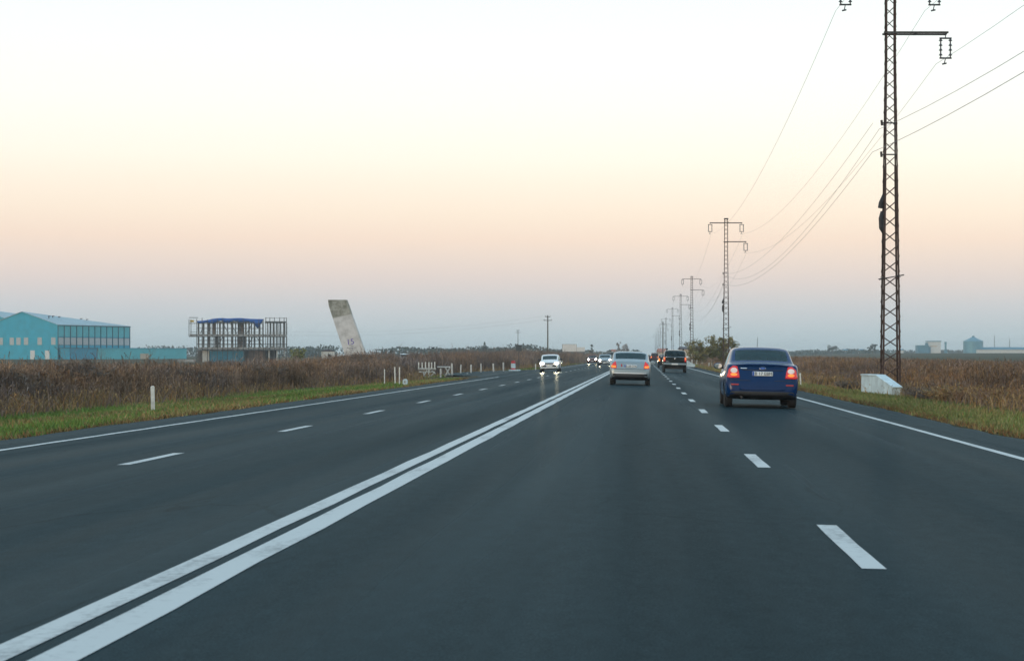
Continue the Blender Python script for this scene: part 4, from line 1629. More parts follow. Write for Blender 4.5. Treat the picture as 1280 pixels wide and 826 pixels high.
patch(bvh, rrect(-.55, .84, .25, .03, .01), M['chrome'], 'model_script', car, True, .01, 2)
mb = MB()
mb.box((0, -.19, .66), (.5, .012, .11))
mb.build('number_plate', M['plate'], car)
MB().box((0, 2.4, .38), (1.2, 4.2, .16)).build('chassis', M['blackplastic'], car)
car.location = (2.42, 141.7, road_z(2.42) + .006)
car.rotation_euler = (0, .025, 0)

# dark red estate half hidden by the pickup
car, bvh = make_box_car('dark_hatchback', 'dark car with a red tail lamp half hidden behind the pickup left side', 'black_paint', 1.75, 1.46, 4.2, .98)
for sx in (-1, 1):
    patch(bvh, dens([(sx * x * .875, z) for x, z in ((.94, .70), (.7, .70), (.72, 1.0), (.90, 1.0))]), M['tail_on'], 'tail_lamp', car, True, .016)
add_plate(car, bvh, 0, .75)
car.location = (2.42, 199, road_z(2.4) + .006)
car.rotation_euler = (0, .025, 0)

# red lit 4x4 far ahead
car, bvh = make_box_car('dark_jeep', 'distant dark red off-roader with lit tail lamps and black roof rack', 'maroon_paint', 1.80, 1.85, 4.4, 1.15, .16, 1.1, .36, 'dkglass', .38)
for sx in (-1, 1):
    patch(bvh, dens([(sx * x * .9, z) for x, z in ((.94, .82), (.70, .82), (.72, 1.16), (.91, 1.18))]), M['tail_on'], 'tail_lamp', car, True, .016)
    MB().tube([(sx * .6, .9, 1.84), (sx * .6, 1.0, 1.93), (sx * .6, 2.6, 1.93), (sx * .6, 2.7, 1.82)], .03, 6).build('roof_rail', M['blackplastic'], car)
patch(bvh, rrect(0, .62, 1.5, .14, .04), M['blackplastic'], 'rear_bumper', car, True, .02)
MB().box((0, 1.8, 1.95), (1.35, 1.7, .05)).build('roof_rack', M['blackplastic'], car)
car.location = (2.5, 405, road_z(2.5) + .006)
car.rotation_euler = (0, .025, 0)

# dark car far ahead in our lane
car, bvh = make_box_car('black_hatchback', 'distant black car ahead just beside the silver saloon roof', 'black_paint', 1.72, 1.5, 4.1, .98)
for sx in (-1, 1):
    patch(bvh, dens([(sx * x * .86, z) for x, z in ((.94, .72), (.74, .72), (.76, .96), (.90, .98))]), M['tail'], 'tail_lamp', car, True, .016)
add_plate(car, bvh, 0, .75)
car.location = (.85, 415, road_z(.85) + .006)
car.rotation_euler = (0, .025, 0)


def oncoming(car, X, Y, L):
    car.location = (X, Y + L, road_z(X) + .006)
    car.rotation_euler = (0, .025, PI)


# white boxy hatchback coming towards us
car, bvh = make_box_car('white_hatchback', 'white boxy oncoming hatchback with both headlamps lit in the far left lane', 'white_paint', 1.60, 1.42, 3.7, .93, .2, .95, .275, 'dkglass', .2)
front_face(car, bvh, .80, .70, 'head', .17, .10, .69, .46, .71)
patch(bvh, rrect(0, .535, 1.46, .045, .02), M['blackplastic'], 'bumper_rub_strip', car, False, .016)
oncoming(car, -7.45, 146, 3.7)
# silver coupe-like saloon
car, bvh = make_box_car('silver_hatchback', 'silver oncoming car with one bright headlamp behind the silver saloon', 'silver_paint', 1.74, 1.42, 4.3, .93, .5, 1.25, .30, 'dkglass', .2)
front_face(car, bvh, .87, .68, 'head', .14, .075, .55, .36)
oncoming(car, -4.75, 228, 4.3)
# dark red car farther back
car, bvh = make_box_car('maroon_hatchback', 'dark red oncoming car with warm lit headlamps behind the white hatchback', 'maroon_paint', 1.72, 1.46, 4.0, .95, .3, 1.1, .30, 'dkglass', .2)
front_face(car, bvh, .86, .72, 'head_far', .17, .11, .60, .42)
oncoming(car, -8.45, 305, 4.0)
# van behind
car, bvh = make_box_car('dark_van', 'dark oncoming van with lit lamps above the silver oncoming car', 'black_paint', 1.95, 2.1, 4.9, 1.25, .15, .9, .33, 'dkglass', .25, 'van')
front_face(car, bvh, .97, .98, 'head', .18, .12, .80, .5)
oncoming(car, -6.95, 392, 4.9)

# parked van behind the weeds on the left
gx = at(502, 330)
car, bvh = make_box_car('parked_van', 'white van with an orange lower front parked behind the left weeds', 'white_paint', 1.9, 2.05, 4.6, 1.3, .12, .9, .33, 'dkglass', .25, 'van')
for sx in (-1, 1):
    patch(bvh, rrect(sx * .70, .85, .2, .2, .05), M['lens'], 'headlight', car, False)
patch(bvh, rrect(-.3, 1.0, .95, .36, .05), M['orange'], 'orange_panel', car, False, .01)
car.location = (gx, 330 + 4.6, gz(gx, 330) + .0)
car.rotation_euler = (0, 0, PI + .1)


# ------------------------------------------------------------------ roadside furniture
def white_post(name, label, px, base_py, top_py, w_px, Y=None, h=1.45, lean=0.0, flat=False, group=None, mt='post_white', cat='post', band=False):
    Y = Y or F * h / (base_py - 444.5)
    x = at(px, Y)
    g = gz(x, Y)
    H = (base_py - top_py) / F * Y
    w = w_px / F * Y
    t = thing(name, label, cat, (x, Y, g), random.uniform(-.2, .2), group)
    t.rotation_euler.y = lean
    mb = MB()
    mb.prism([(-w / 2, -.25), (w / 2, -.25), (w / 2, H - w * .25), (w * .2, H), (-w * .2, H), (-w / 2, H - w * .25)], (-w * .4, w * .4))
    mb.build('shaft', M[mt], t, bevel=min(.015, w * .1))
    if band:
        mb = MB()
        mb.box((0, 0, H - .2), (w * 1.04, w * .84, .09))
        mb.build('reflector_band', M['signback'], t)
    return t


G1 = 'white posts along the left verge'
white_post('delineator_post', 'stout white delineator post standing alone in the grass nearest the camera', 191.3, 514.5, 482.5, 4.6, None, 1.53, -.02)
white_post('marker_stake', 'thin white stake half hidden in the weeds left of the stake pair', 480.6, 479, 459, 1.3, 95, group=G1, cat='stake')
white_post('marker_stake', 'left one of the pair of thin white stakes beside the small kilometre stone', 494.0, 481, 458.5, 1.6, 93, group=G1, cat='stake', lean=-.03)
white_post('marker_stake', 'right one of the pair of thin white stakes beside the small kilometre stone', 499.3, 482, 459.5, 1.5, 91, group=G1, cat='stake')
for px, b, tp, w, lab in [(550.8, 467, 456, 1.9, 'squat white post between the white railing and the crossed brace'), (565, 470, 453, 2.1, 'leaning white post right of the crossed brace'),
                          (575.6, 465.5, 452, 1.6, 'thin white post next beyond the crossed brace'), (588.7, 465.5, 453, 2.0, 'white post in the middle of the row by the farm road mouth'),
                          (601.3, 465, 452.3, 1.5, 'white post left of the two posts nearest the red topped stone'), (617, 464.6, 453, 1.9, 'second white post left of the red topped stone'),
                          (629.3, 464.2, 452.2, 1.7, 'white post nearest the red topped stone')]:
    white_post('guard_post', lab, px, b, tp, w, (138 if px < 570 else F * 1.5 / (465 - 444.5) - (630 - px) * .35), group='white posts around the farm road mouth', lean=random.uniform(-.05, .05), mt='post_old')
for px, b, tp, lab in [(669.5, 461, 453.6, 'short white post left of the white oncoming hatchback'), (702.5, 455.6, 449.8, 'white post right of the white oncoming hatchback'),
                       (723.6, 451.5, 445.6, 'far white post below the billboard'), (733, 450.2, 445.2, 'farthest white post beside the far oncoming car')]:
    white_post('guard_post', lab, px, b, tp, 1.3, F * 1.32 / (b - 444.5), group='far white posts along the left verge')
white_post('delineator_post', 'thin white post in the grass close to the blue car right side', 1001, 482.5, 465.3, 1.8, 86, lean=-.05)
white_post('marker_stump', 'dark wooden stump in the grass left of the concrete headwall', 1050.8, 478.5, 472.6, 1.7, 92, mt='bark', cat='stump')
for px, b, tp, lab in [(865, 455.2, 449.5, 'white fence post at the left end of the row below the thicket'), (870.8, 456, 448.6, 'second white fence post of the row below the thicket'),
                       (878, 456.5, 450, 'middle white fence post of the row below the thicket'), (886.5, 460, 454, 'white fence post left of the blue car mirror'),
                       (890.4, 460, 451.5, 'tallest white fence post next to the blue car mirror')]:
    white_post('fence_post', lab, px, b, tp, 1.6, F * 1.45 / (b - 444.5) + 15, group='white posts below the right thicket', mt='post_old', lean=random.uniform(-.05, .05))

# small kilometre stone
Y = 90
x = at(506.5, Y)
t = thing('kilometre_stone', 'small round topped white kilometre stone beside the stake pair', 'milestone', (x, Y, gz(x, Y)), -.1)
mb = MB()
mb.prism([(-.11, -.2), (.11, -.2), (.11, .20)] + [(.11 * math.cos(a), .20 + .11 * math.sin(a)) for a in np.linspace(.3, PI - .3, 8)] + [(-.11, .20)], (-.08, .08))
mb.build('stone', M['whitewash'], t, bevel=.012)
MB().box((0, -.084, .16), (.08, .006, .10)).build('number_panel', M['slab'], t)

# red and white stone on its slab
Y = 172
x = at(641.6, Y)
t = thing('kilometre_stone', 'white kilometre stone with red top and foot on a pale slab under the dark sign', 'milestone', (x, Y, gz(x, Y)), -.25)
s = Y / F
MB().box((0, 0, .52), (4.6 * s, .3, .44)).build('stone', M['whitewash'], t, bevel=.02)
mb = MB()
mb.prism([(-2.3 * s, .74), (2.3 * s, .74), (2.2 * s, .92), (1.2 * s, .99), (-1.2 * s, .99), (-2.2 * s, .92)], (-.155, .155))
mb.build('red_top', M['red'], t, bevel=.015)
MB().box((0, 0, .23), (4.7 * s, .32, .14)).build('red_foot', M['red'], t)
MB().box((2.2 * s, -.1, .06), (12 * s, .9, .2)).build('base_slab', M['whitewash'], t, bevel=.02)

# dark sign seen from behind
Y = 185
x = at(648.6, Y)
t = thing('road_sign', 'dark square road sign seen from behind on a thin grey pole', 'sign', (x, Y, gz(x, Y)))
zz = EYE + (444.5 - 434.8) / F * Y - gz(x, Y)
MB().tube([(0, 0, -.2), (0, 0, zz + .32)], .035, 8).build('pole', M['scaffold'], t)
MB().box((0, -.05, zz), (.60, .03, .62)).build('sign_plate', M['signback'], t, bevel=.01)
for dz in (-.18, .18):
    MB().box((0, -.075, zz + dz), (.5, .02, .04)).build('bracket', M['scaffold'], t)

# broken white railing
Y = 139
s = Y / F
x0 = at(533.5, Y)
g = gz(x0, Y)
t = thing('white_railing', 'broken white railing with six upright pickets behind the bright grass', 'railing', (x0, Y, g))
zr = EYE - (461 - 444.5) * s - g
MB().box((0, 0, zr), (23 * s, .10, .14)).build('rail', M['post_old'], t, bevel=.02)
MB().box((.2 * s, .05, zr - .22), (20 * s, .06, .08)).build('rail', M['post_old'], t, bevel=.01)
for px, tp in ((523.4, 452.6), (527.8, 453), (532, 452.4), (536.3, 452.5), (539.6, 452.8), (543.5, 452.3)):
    zt = EYE + (444.5 - tp) * s - g
    mb = MB()
    mb.box(((px - 533.5) * s, -.06, (zt + zr) / 2), (1.35 * s, .09, zt - zr))
    mb.build('picket', M['post_white'], t, bevel=.015)
mb = MB()
mb.prism([(2.1 * s, -.3), (3.7 * s, -.3), (3.5 * s, zr - .02), (2.3 * s, zr - .02)], (-.14, -.06))
mb.build('support', M['post_white'], t)
for a, b in (((-4.5 * s, -.1, .05), (.5 * s, 0, zr - .1)), ((9 * s, 0, .35), (5.2 * s, 0, .12)), ((-5 * s, .05, zr - .2), (-2 * s, .05, .02)), ((6 * s, .02, zr - .15), (11 * s, .02, .3))):
    mb = MB()
    mb.bar(a, b, .07)
    mb.build('brace', M['post_old'], t)
x1 = at(559.5, Y)
t = thing('crossed_brace', 'grey crossed brace of a broken fence beside the leaning white post', 'fence', (x1, Y, gz(x1, Y)))
zt = EYE - (459 - 444.5) * s - gz(x1, Y)
for a, b in (((-3.4 * s, 0, .02), (3.2 * s, 0, zt)), ((3.4 * s, .06, .02), (-3.0 * s, .06, zt)), ((-13 * s, .03, zt + .02), (3.2 * s, .03, zt + .02))):
    mb = MB()
    mb.bar(a, b, .075)
    mb.build('bar', M['post_old'], t)
# rubble lying by the farm road mouth
for px, Y, lab in [(560, 150, 'pale lump of broken concrete in the grass below the crossed brace'), (584, 146, 'pale lump of broken concrete at the edge of the farm road mouth')]:
    x = at(px, Y)
    bm = bmesh.new()
    bmesh.ops.create_icosphere(bm, subdivisions=2, radius=.15)
    for v in bm.verts:
        v.co = Vector((v.co.x * 1.2, v.co.y, v.co.z * .7)) * random.uniform(.8, 1.15)
    me = bpy.data.meshes.new('concrete_lump')
    bm.to_mesh(me); bm.free()
    o = link('concrete_lump', me, M['concrete'])
    o.location = (x, Y, gz(x, Y) + .06)
    tag(o, lab, 'rubble', 'concrete lumps by the farm road')

# culvert headwalls
def headwall(label, px, Y, sc, rz):
    x = at(px, Y)
    g = gz(x, Y)
    t = thing('concrete_headwall', label, 'headwall', (x, Y, g), rz)
    s = 70.5 / F * sc
    mb = MB()
    # the wall: flat top on the left, sloping down to the right
    mb.prism([(-24 * s, -.5), (22 * s, -.5), (26 * s, .30 * sc), (-5.5 * s, .80 * sc), (-23 * s, .80 * sc)], (-.17, .17))
    mb.build('wall_block', M['whitewash'], t, bevel=.02)
    mb = MB()
    mb.prism([(-23.6 * s, .795 * sc), (-5.3 * s, .795 * sc), (26.6 * s, .295 * sc), (26.6 * s, .345 * sc), (-5.0 * s, .85 * sc), (-23.6 * s, .85 * sc)], (-.185, .19))
    mb.build('coping', M['whitewash'], t, bevel=.015)
    return t


x0, y0 = 8.73, 73.8
t = thing('concrete_headwall', 'white sloping concrete headwall at the foot of the nearest pylon', 'headwall', (x0, y0, gz(x0, y0)), math.atan2(-5.4, .67))
mb = MB()
mb.prism([(0, -.5), (4.75, -.6), (5.0, .27), (2.45, .70), (.06, .70)], (0, .34))
mb.build('wall_block', M['whitewash'], t, bevel=.025)
mb = MB()
mb.prism([(.04, .695), (2.44, .695), (5.02, .262), (5.06, .32), (2.47, .755), (.04, .755)], (-.03, .37))
mb.build('coping', M['whitewash'], t, bevel=.015)
headwall('small white sloping concrete headwall just right of the dark pickup', 861, 232, 1.0, .1)

# birds
def bird(label, px, py, Y, span_=.55):
    p = pt(px, py, Y)
    mb = MB()
    mb.tube([(-.22, 0, 0), (-.1, 0, .03), (.08, 0, .03), (.2, 0, .05), (.27, 0, .04)], [.01, .06, .075, .045, .008], 8)
    mb.add([(-.08, 0, .06), (.1, 0, .06), (.02, -span_, .2), (-.1, -span_ * .9, .17)], [(0, 1, 2, 3)])
    mb.add([(-.08, 0, .06), (.1, 0, .06), (.02, span_, .2), (-.1, span_ * .9, .17)], [(0, 1, 2, 3)])
    mb.add([(-.2, -.03, 0), (-.2, .03, 0), (-.38, .08, 0), (-.38, -.08, 0)], [(0, 1, 2, 3)])
    o = mb.build('bird', M['bird'])
    o.location = p
    o.rotation_euler = (0, 0, .9)
    tag(o, label, 'bird')


bird('dark bird flying low over the left treeline', 541, 435.2, 185)

# billboard
Y = 400
s = Y / F
x = at(711.8, Y)
g = gz(x, Y)
t = thing('billboard', 'blank white billboard standing over the left weeds', 'billboard', (x, Y, g), .08)
zc = EYE + (444.5 - 435) * s - g
MB().box((0, 0, zc), (17.5 * s, .25, 9 * s)).build('panel', M['billboard'], t)
for sx in (-7, 7):
    MB().tube([(sx * s, .1, -.3), (sx * s, .1, zc - 4.4 * s)], .1, 8).build('post', M['darksteel'], t)
MB().box((0, .06, zc), (18.1 * s, .2, 9.6 * s)).build('frame', M['darksteel'], t)
x = at(726, 410)
t = thing('billboard', 'lower pale hoarding right behind the blank white billboard', 'billboard', (x, 410, gz(x, 410)), .08)
zc = EYE + (444.5 - 436.5) * s - gz(x, 410)
MB().box((0, 0, zc), (10.5 * s, .2, 5.6 * s)).build('panel', M['billboard'], t)
for sx in (-4, 4):
    MB().tube([(sx * s, .1, -.3), (sx * s, .1, zc - 2.7 * s)], .08, 8).build('post', M['darksteel'], t)


# ------------------------------------------------------------------ the teal hall
def hall(label, lx, ly, dz, full):
    R = math.radians(-23)
    c, s_ = math.cos(R), math.sin(R)
    ox, oy = -190 + lx * c - ly * s_, 597 + lx * s_ + ly * c
    g = gz(ox, oy)
    t = thing('industrial_hall', label, 'hall', (ox, oy, g), R)
    W_, LN = 29.0, 36.0
    ez, rz = EYE + 10 - g + dz, EYE + 14.3 - g + dz
    mb = MB()
    ends = [(-W_, -.5), (0, -.5), (0, ez), (-W_ / 2, rz), (-W_, ez)]
    q = [(a, 0, b) for a, b in ends] + [(a, LN, ez + .9 if i == 3 else b) for i, (a, b) in enumerate(ends)]
    mb.add(q, [(0, 1, 2, 3, 4), (9, 8, 7, 6, 5)] + [(i, i + 5, (i + 1) % 5 + 5, (i + 1) % 5) for i in range(5)])
    mb.build('wall', M['teal'], t)
    # roof sheets, oversailing
    for sx in (-1, 1):
        xe = 0.35 if sx > 0 else -W_ - .35
        drop = .35 * (rz - ez) / (W_ / 2)
        a = [(xe, -.3, ez - drop + .05), (-W_ / 2, -.3, rz + .05), (-W_ / 2, LN + .3, ez + 1.0), (xe, LN + .3, ez - drop + .05)]
        mb = MB()
        mb.add(a + [(p[0], p[1], p[2] + .14) for p in a], [(0, 1, 2, 3), (7, 6, 5, 4), (0, 4, 5, 1), (1, 5, 6, 2), (2, 6, 7, 3), (3, 7, 4, 0)])
        mb.build('roof', M['roofwhite'], t)
    m0 = 3.03
    zt, zb = 7.1 - g, 4.75 - g
    def win(cx, cy, w, along_x):
        e = MB()
        if along_x:
            e.box((cx, -.03, (zt + zb) / 2), (w + .2, .1, zt - zb + .2))
        else:
            e.box((.03, cy, (zt + zb) / 2), (.1, w + .2, zt - zb + .2))
        o = e.build('window', M['teal_trim'] if not along_x else M['teal_light'], t)
        e = MB()
        if along_x:
            e.box((cx, -.09, (zt + zb) / 2), (w, .06, zt - zb))
        else:
            e.box((.09, cy, (zt + zb) / 2), (.06, w, zt - zb))
        e.build('pane', M['pane_pale'], o)
    for px in (67, 50, 33, 23.5, 15, 1):
        win(-(72 - px) / m0, 0, 1.75, True)
    for px in (41, 59.3):
        e = MB()
        e.box((-(72 - px) / m0, -.06, 1.45 - .2), (1.8, .1, 3.3))
        e.build('door', M['door_pale'], t)
    if full:
        # long wall: twelve glazed bays between dark posts
        by = LN / 12
        for k in range(12):
            e = MB()
            e.box((.06, (k + .5) * by, (ez + zt) / 2 + .15), (.1, by - .3, ez - zt - .5))
            e.build('glazed_bay', M['teal_light'], t)
            win(0, (k + .5) * by, by - .6, False)
        for k in range(13):
            e = MB()
            e.box((.16, k * by, ez / 2), (.22, .2, ez - .1))
            e.build('wall_post', M['teal_trim'], t)
        e = MB()
        e.box((.2, LN / 2, ez - .16), (.3, LN + .3, .24))
        e.build('gutter', M['teal_trim'], t)
        # roof ventilators
        for yy, xx in ((4, -7), (7, -8), (10, -8), (22, -9), (25, -9)):
            z0 = ez + (rz - ez + (1.0 - rz + ez) * yy / LN) * (-xx) / (W_ / 2)
            e = MB()
            e.tube([(xx, yy, z0), (xx, yy, z0 + .7), (xx - .35, yy + .1, z0 + 1.0), (xx + .5, yy, z0 + 1.05)], .16, 6)
            e.build('ventilator', M['darksteel'], t)
        e = MB()
        z0 = ez + (rz - ez + (1.0 - rz + ez) * 17 / LN) * 7 / (W_ / 2)
        e.box((-7, 17, z0 + .6), (.5, 5.5, .25))
        e.box((-7, 14.6, z0 + .3), (.3, .3, .7))
        e.box((-7, 19.4, z0 + .3), (.3, .3, .7))
        e.build('ventilator', M['darksteel'], t)
    return t, g


hall('big teal gabled hall with a long glazed side wall and pale windows', 0, 0, 0, True)
hall('rear teal hall whose pale roof shows above the front hall', -31, 14, 1.6, False)
# low annexes in front of the long wall
R = math.radians(-23)
c, s_ = math.cos(R), math.sin(R)
g = gz(-188, 600)
def annex(name, label, y0, y1, x0, x1, h, mt, cap):
    ox, oy = -190 - y0 * s_ + x0 * c, 597 + y0 * c + x0 * s_
    t = thing(name, label, 'annex', (ox, oy, g), R)
    e = MB(); e.box(((x1 - x0) / 2, (y1 - y0) / 2, h / 2 - .3), (x1 - x0, y1 - y0, h + .6)); e.build('wall', M[mt], t)
    e = MB(); e.box(((x1 - x0) / 2, (y1 - y0) / 2, h + .1), (x1 - x0 + .3, y1 - y0 + .3, .2)); e.build('roof', M[cap], t)
    return t
annex('low_annex', 'deep blue low annex at the near end of the teal hall', .4, 14, .5, 4.5, 3.55 - g + .0, 'teal_deep', 'teal_trim')
t2 = annex('low_annex', 'long low pale teal annex reaching past the end of the teal hall', 14.6, 62, .6, 4.2, 3.6 - g, 'teal_light', 'teal')
e = MB(); e.box((3.66, 24, .9), (.1, 4.5, 2.0)); e.build('gate', M['cream'], t2)

# ------------------------------------------------------------------ the unfinished building
Y = 450
BR = math.atan(99.2 / 450)     # it stands square to the line of sight, not to the road
s = Y / F
bx = at(297, Y)
g = gz(bx, Y)
t = thing('unfinished_building', 'unfinished three storey concrete frame building with bare columns', 'building', (bx, Y, g), BR)
def X_(px): return (px - 297) * s
def Z_(py): return EYE + (444.5 - py) * s - g
DP = 11.0
for py0, py1, a, b in ((417.5, 420.5, 239, 356.5), (434.0, 437.5, 249, 356.5), (401.2, 402.8, 331, 356.5), (401.6, 402.8, 248, 328)):
    e = MB(); e.box(((X_(a) + X_(b)) / 2, DP / 2, (Z_(py0) + Z_(py1)) / 2), (X_(b) - X_(a), DP, Z_(py0) - Z_(py1))); e.build('floor_slab', M['slab'], t)
for a, b in ((248, 329),):
    pass
cols = [249.5, 256, 263, 270, 275.5, 280, 290, 300, 307, 314, 324, 334, 341, 346.5, 354]
for i, px in enumerate(cols):
    for (z0, z1) in ((Z_(434), Z_(420.5)), (Z_(417.5), Z_(402.8))):
        for yy in (.5, DP - .6):
            e = MB()
            wv = .26 if i % 2 or yy > 2 else .40
            e.box((X_(px) + (.9 if yy > 2 else 0), yy, (z0 + z1) / 2), (wv, .4, z1 - z0 - .02))
            e.build('column', M['column'], t)
for px, w, py0, py1, mt in ((301, 6.5, 402.9, 417.4, 'brickwall'), (300, 7, 420.6, 433.9, 'brickwall'), (268, 3.5, 402.9, 417.4, 'brickwall'), (272, 3.5, 420.6, 433.9, 'column'),
                            (355, 2.5, 402.9, 417.4, 'slab'), (354, 3, 420.6, 433.9, 'slab'), (305, 2.0, 420.6, 433.9, 'void')):
    e = MB(); e.box((X_(px), 5.5, (Z_(py0) + Z_(py1)) / 2), (w * s, 2.2, Z_(py0) - Z_(py1) - .03)); e.build('core_wall', M[mt], t)
# ground floor
e = MB(); e.box((X_(258), 1.2, Z_(437.6) / 2 - .2), (8.5 * s, 1.0, Z_(437.6) + .35)); e.build('white_wall', M['plaster'], t)
e = MB(); e.box((X_(320), 3.0, Z_(437.6) / 2 - .2), (20 * s, 1.0, Z_(437.6) + .35)); e.build('brick_wall', M['brickwall'], t)
e = MB(); e.box((X_(341), 4.0, Z_(437.6) / 2 - .2), (8 * s, 1.0, Z_(437.6) + .35)); e.build('dark_opening', M['void'], t)
for px in (335.5, 345.5, 354.5):
    e = MB(); e.box((X_(px), 1.0, Z_(437.6) / 2 - .2), (1.6 * s, .6, Z_(437.6) + .35)); e.build('pier', M['plaster'], t)
e = MB(); e.box((X_(297), DP - .5, Z_(437.6) / 2 - .2), (100 * s, .4, Z_(437.6) + .3)); e.build('back_wall', M['column'], t)
e = MB(); e.box((X_(241.5), 1.0, Z_(401.5)), (4.5 * s, 1.2, .5)); e.build('formwork', M['yellow'], t)
# balustrade rails
for py, a, b in ((415.2, 239, 328), (431.5, 249, 300), (432, 331, 356.5), (415.6, 331, 356.5), (397.4, 331, 356.5)):
    e = MB(); e.box(((X_(a) + X_(b)) / 2, .1, Z_(py)), (X_(b) - X_(a), .08, .12)); e.build('guard_rail', M['slab'], t)
# the tarpaulin
vs, fs = [], []
NX, NY = 40, 8
for j in range(NY + 1):
    for i in range(NX + 1):
        u, v = i / NX, j / NY
        px = 247.5 + u * 80.5
        top = 401.4 - 3.9 * sst(0, .42, u) - .25 * math.sin(u * 9) - .12 * math.sin(u * 23) + 1.4 * sst(.6, .95, u)
        z = Z_(top) - v * .35 - .04 * math.sin(u * 17 + v * 3)
        vs.append((X_(px), -.3 + v * (DP + .2), z))
for j in range(NY):
    for i in range(NX):
        a = j * (NX + 1) + i
        fs.append((a, a + 1, a + NX + 2, a + NX + 1))
n0 = len(vs)
for i in range(NX + 1):                                # the hanging front hem
    u = i / NX
    x, y, z = vs[i]
    hang = .35 + .55 * sst(.0, .2, u) * (1 - sst(.9, 1, u)) + (1.9 * max(0, 1 - abs(u - .93) / .06)) + .2 * math.sin(u * 31)
    vs.append((x + .1 * math.sin(u * 40), y - .08 * math.sin(u * 28) - .05, max(z - hang, Z_(411))))
for i in range(NX):
    fs.append((i, n0 + i, n0 + i + 1, i + 1))
me = bpy.data.meshes.new('roof_tarpaulin')
me.from_pydata(vs, [], fs)
o = link('roof_tarpaulin', me, M['tarp'], None, True)
md = o.modifiers.new('thick', 'SOLIDIFY'); md.thickness = .03
o.location = (bx, Y, g)
o.rotation_euler.z = BR
tag(o, 'blue tarpaulin draped over the roof of the unfinished building', 'tarpaulin')
# hoarding
t = thing('site_hoarding', 'dark teal hoarding at the foot of the unfinished building', 'hoarding', (bx + X_(284) * math.cos(BR) + .4 * math.sin(BR), Y + X_(284) * math.sin(BR) - .4 * math.cos(BR), g), BR)
e = MB()
for k in range(11):
    e.box((-21 * s + (k + .5) * 42 * s / 11, .02 * (k % 2), Z_(437.9) / 2 - .1), (42 * s / 11, .06, Z_(437.9) + .1))
e.build('panel', M['hoarding'], t)
e = MB(); e.box((0, -.06, Z_(437.9) - .1), (42 * s, .05, .08)); e.build('top_rail', M['scaffold'], t)
# scaffolding
t = thing('scaffolding', 'steel tube scaffolding wrapped round the unfinished building', 'scaffold', (bx, Y, g), BR)
for px in (238.2, 240.6, 247.5, 254, 260.5, 266, 272.5, 279, 285, 291.5, 297.5, 304, 310.5, 317, 323, 328.5, 331.5, 336.5, 342, 348.5, 354, 357):
    z0 = Z_(420.5) if px < 246 else -.2
    tp = 396.6 if px > 330 else (397 + random.uniform(0, 4))
    e = MB(); e.tube([(X_(px), -1.1, z0), (X_(px), -1.1, Z_(tp))], .085, 5); e.build('standard', M['scaffold'], t)
for py, a, b in ((397.3, 238, 249), (404.5, 238, 328), (410.5, 248, 328), (420.8, 238, 357), (425.5, 249, 328), (430, 247, 357), (436.8, 249, 357), (402.5, 331, 357)):
    e = MB(); e.tube([(X_(a), -1.1, Z_(py)), (X_(b), -1.1, Z_(py))], .08, 5); e.build('ledger', M['scaffold'], t)
for a, pa, b, pb in ((286, 417, 279, 404), (288, 404, 296, 417), (308, 417, 315, 404), (252, 417, 257, 404), (309, 433, 316, 421), (320, 421, 328, 434), (272, 433, 279, 421)):
    e = MB(); e.tube([(X_(a), -1.05, Z_(pa)), (X_(b), -1.05, Z_(pb))], .09, 5); e.build('brace', M['scaffold'], t)
for py, a, b in ((420.2, 238, 328), (436.4, 249, 328)):
    e = MB(); e.box(((X_(a) + X_(b)) / 2, -.62, Z_(py)), (X_(b) - X_(a), .95, .07)); e.build('deck_board', M['slab'], t)
# planks stacked left of it
x = at(236, Y)
MBo = MB()
for k in range(4):
    MBo.box((random.uniform(-.1, .1), 0, .1 + k * .16), (4.2, 1.1, .14))
o = MBo.build('board_stack', M['slab'])
o.location = (x, Y - 2, EYE + (444.5 - 446.5) * s)
o.location.z = gz(x, Y - 2)
tag(o, 'low stack of pale boards left of the unfinished building', 'stack')
# white site hut beyond
x = at(410, 520)
t = thing('site_hut', 'small pale hut between the bush and the leaning slab', 'hut', (x, 520, gz(x, 520)), .2)
e = MB(); e.box((0, 0, 1.3), (3.6, 2.5, 3.0)); e.build('wall', M['plaster'], t)
e = MB(); e.prism([(-2, 2.8), (2, 2.8), (0, 3.5)], (-1.5, 1.5)); e.build('roof', M['darkroof'], t)
e = MB(); e.box((.3, -1.27, 1.6), (.8, .06, .9)); e.build('window', M['void'], t)

# ------------------------------------------------------------------ the leaning slab
Y = 230
x = at(443, Y)
g = gz(x, Y)
t = thing('leaning_slab', 'tall leaning concrete slab with stained top and violet graffiti', 'monument', (x, Y, g), .04)
s = Y / F
zt = EYE + (444.5 - 374.8) * s - g
z1 = EYE + (444.5 - 442) * s - g
def edge(px, pz):
    return (px - 443) * s
def lerp(a, b, t_): return a + (b - a) * t_
tb = (0 - z1) / (zt - z1)
xl0, xr0 = lerp(edge(431.5, 0), edge(411, 0), tb), lerp(edge(457.5, 0), edge(434, 0), tb)
tz = -.6
e = MB()
tq = (tz - z1) / (zt - z1)
e.prism([(lerp(edge(431.5, 0), edge(411, 0), tq), tz), (lerp(edge(457.5, 0), edge(434, 0), tq), tz), (edge(434, 0), zt), (edge(410.6, 0), zt), (edge(411.6, 0), zt - .75)], (-.45, .45))
e.build('slab', M['monument'], t, bevel=.03)
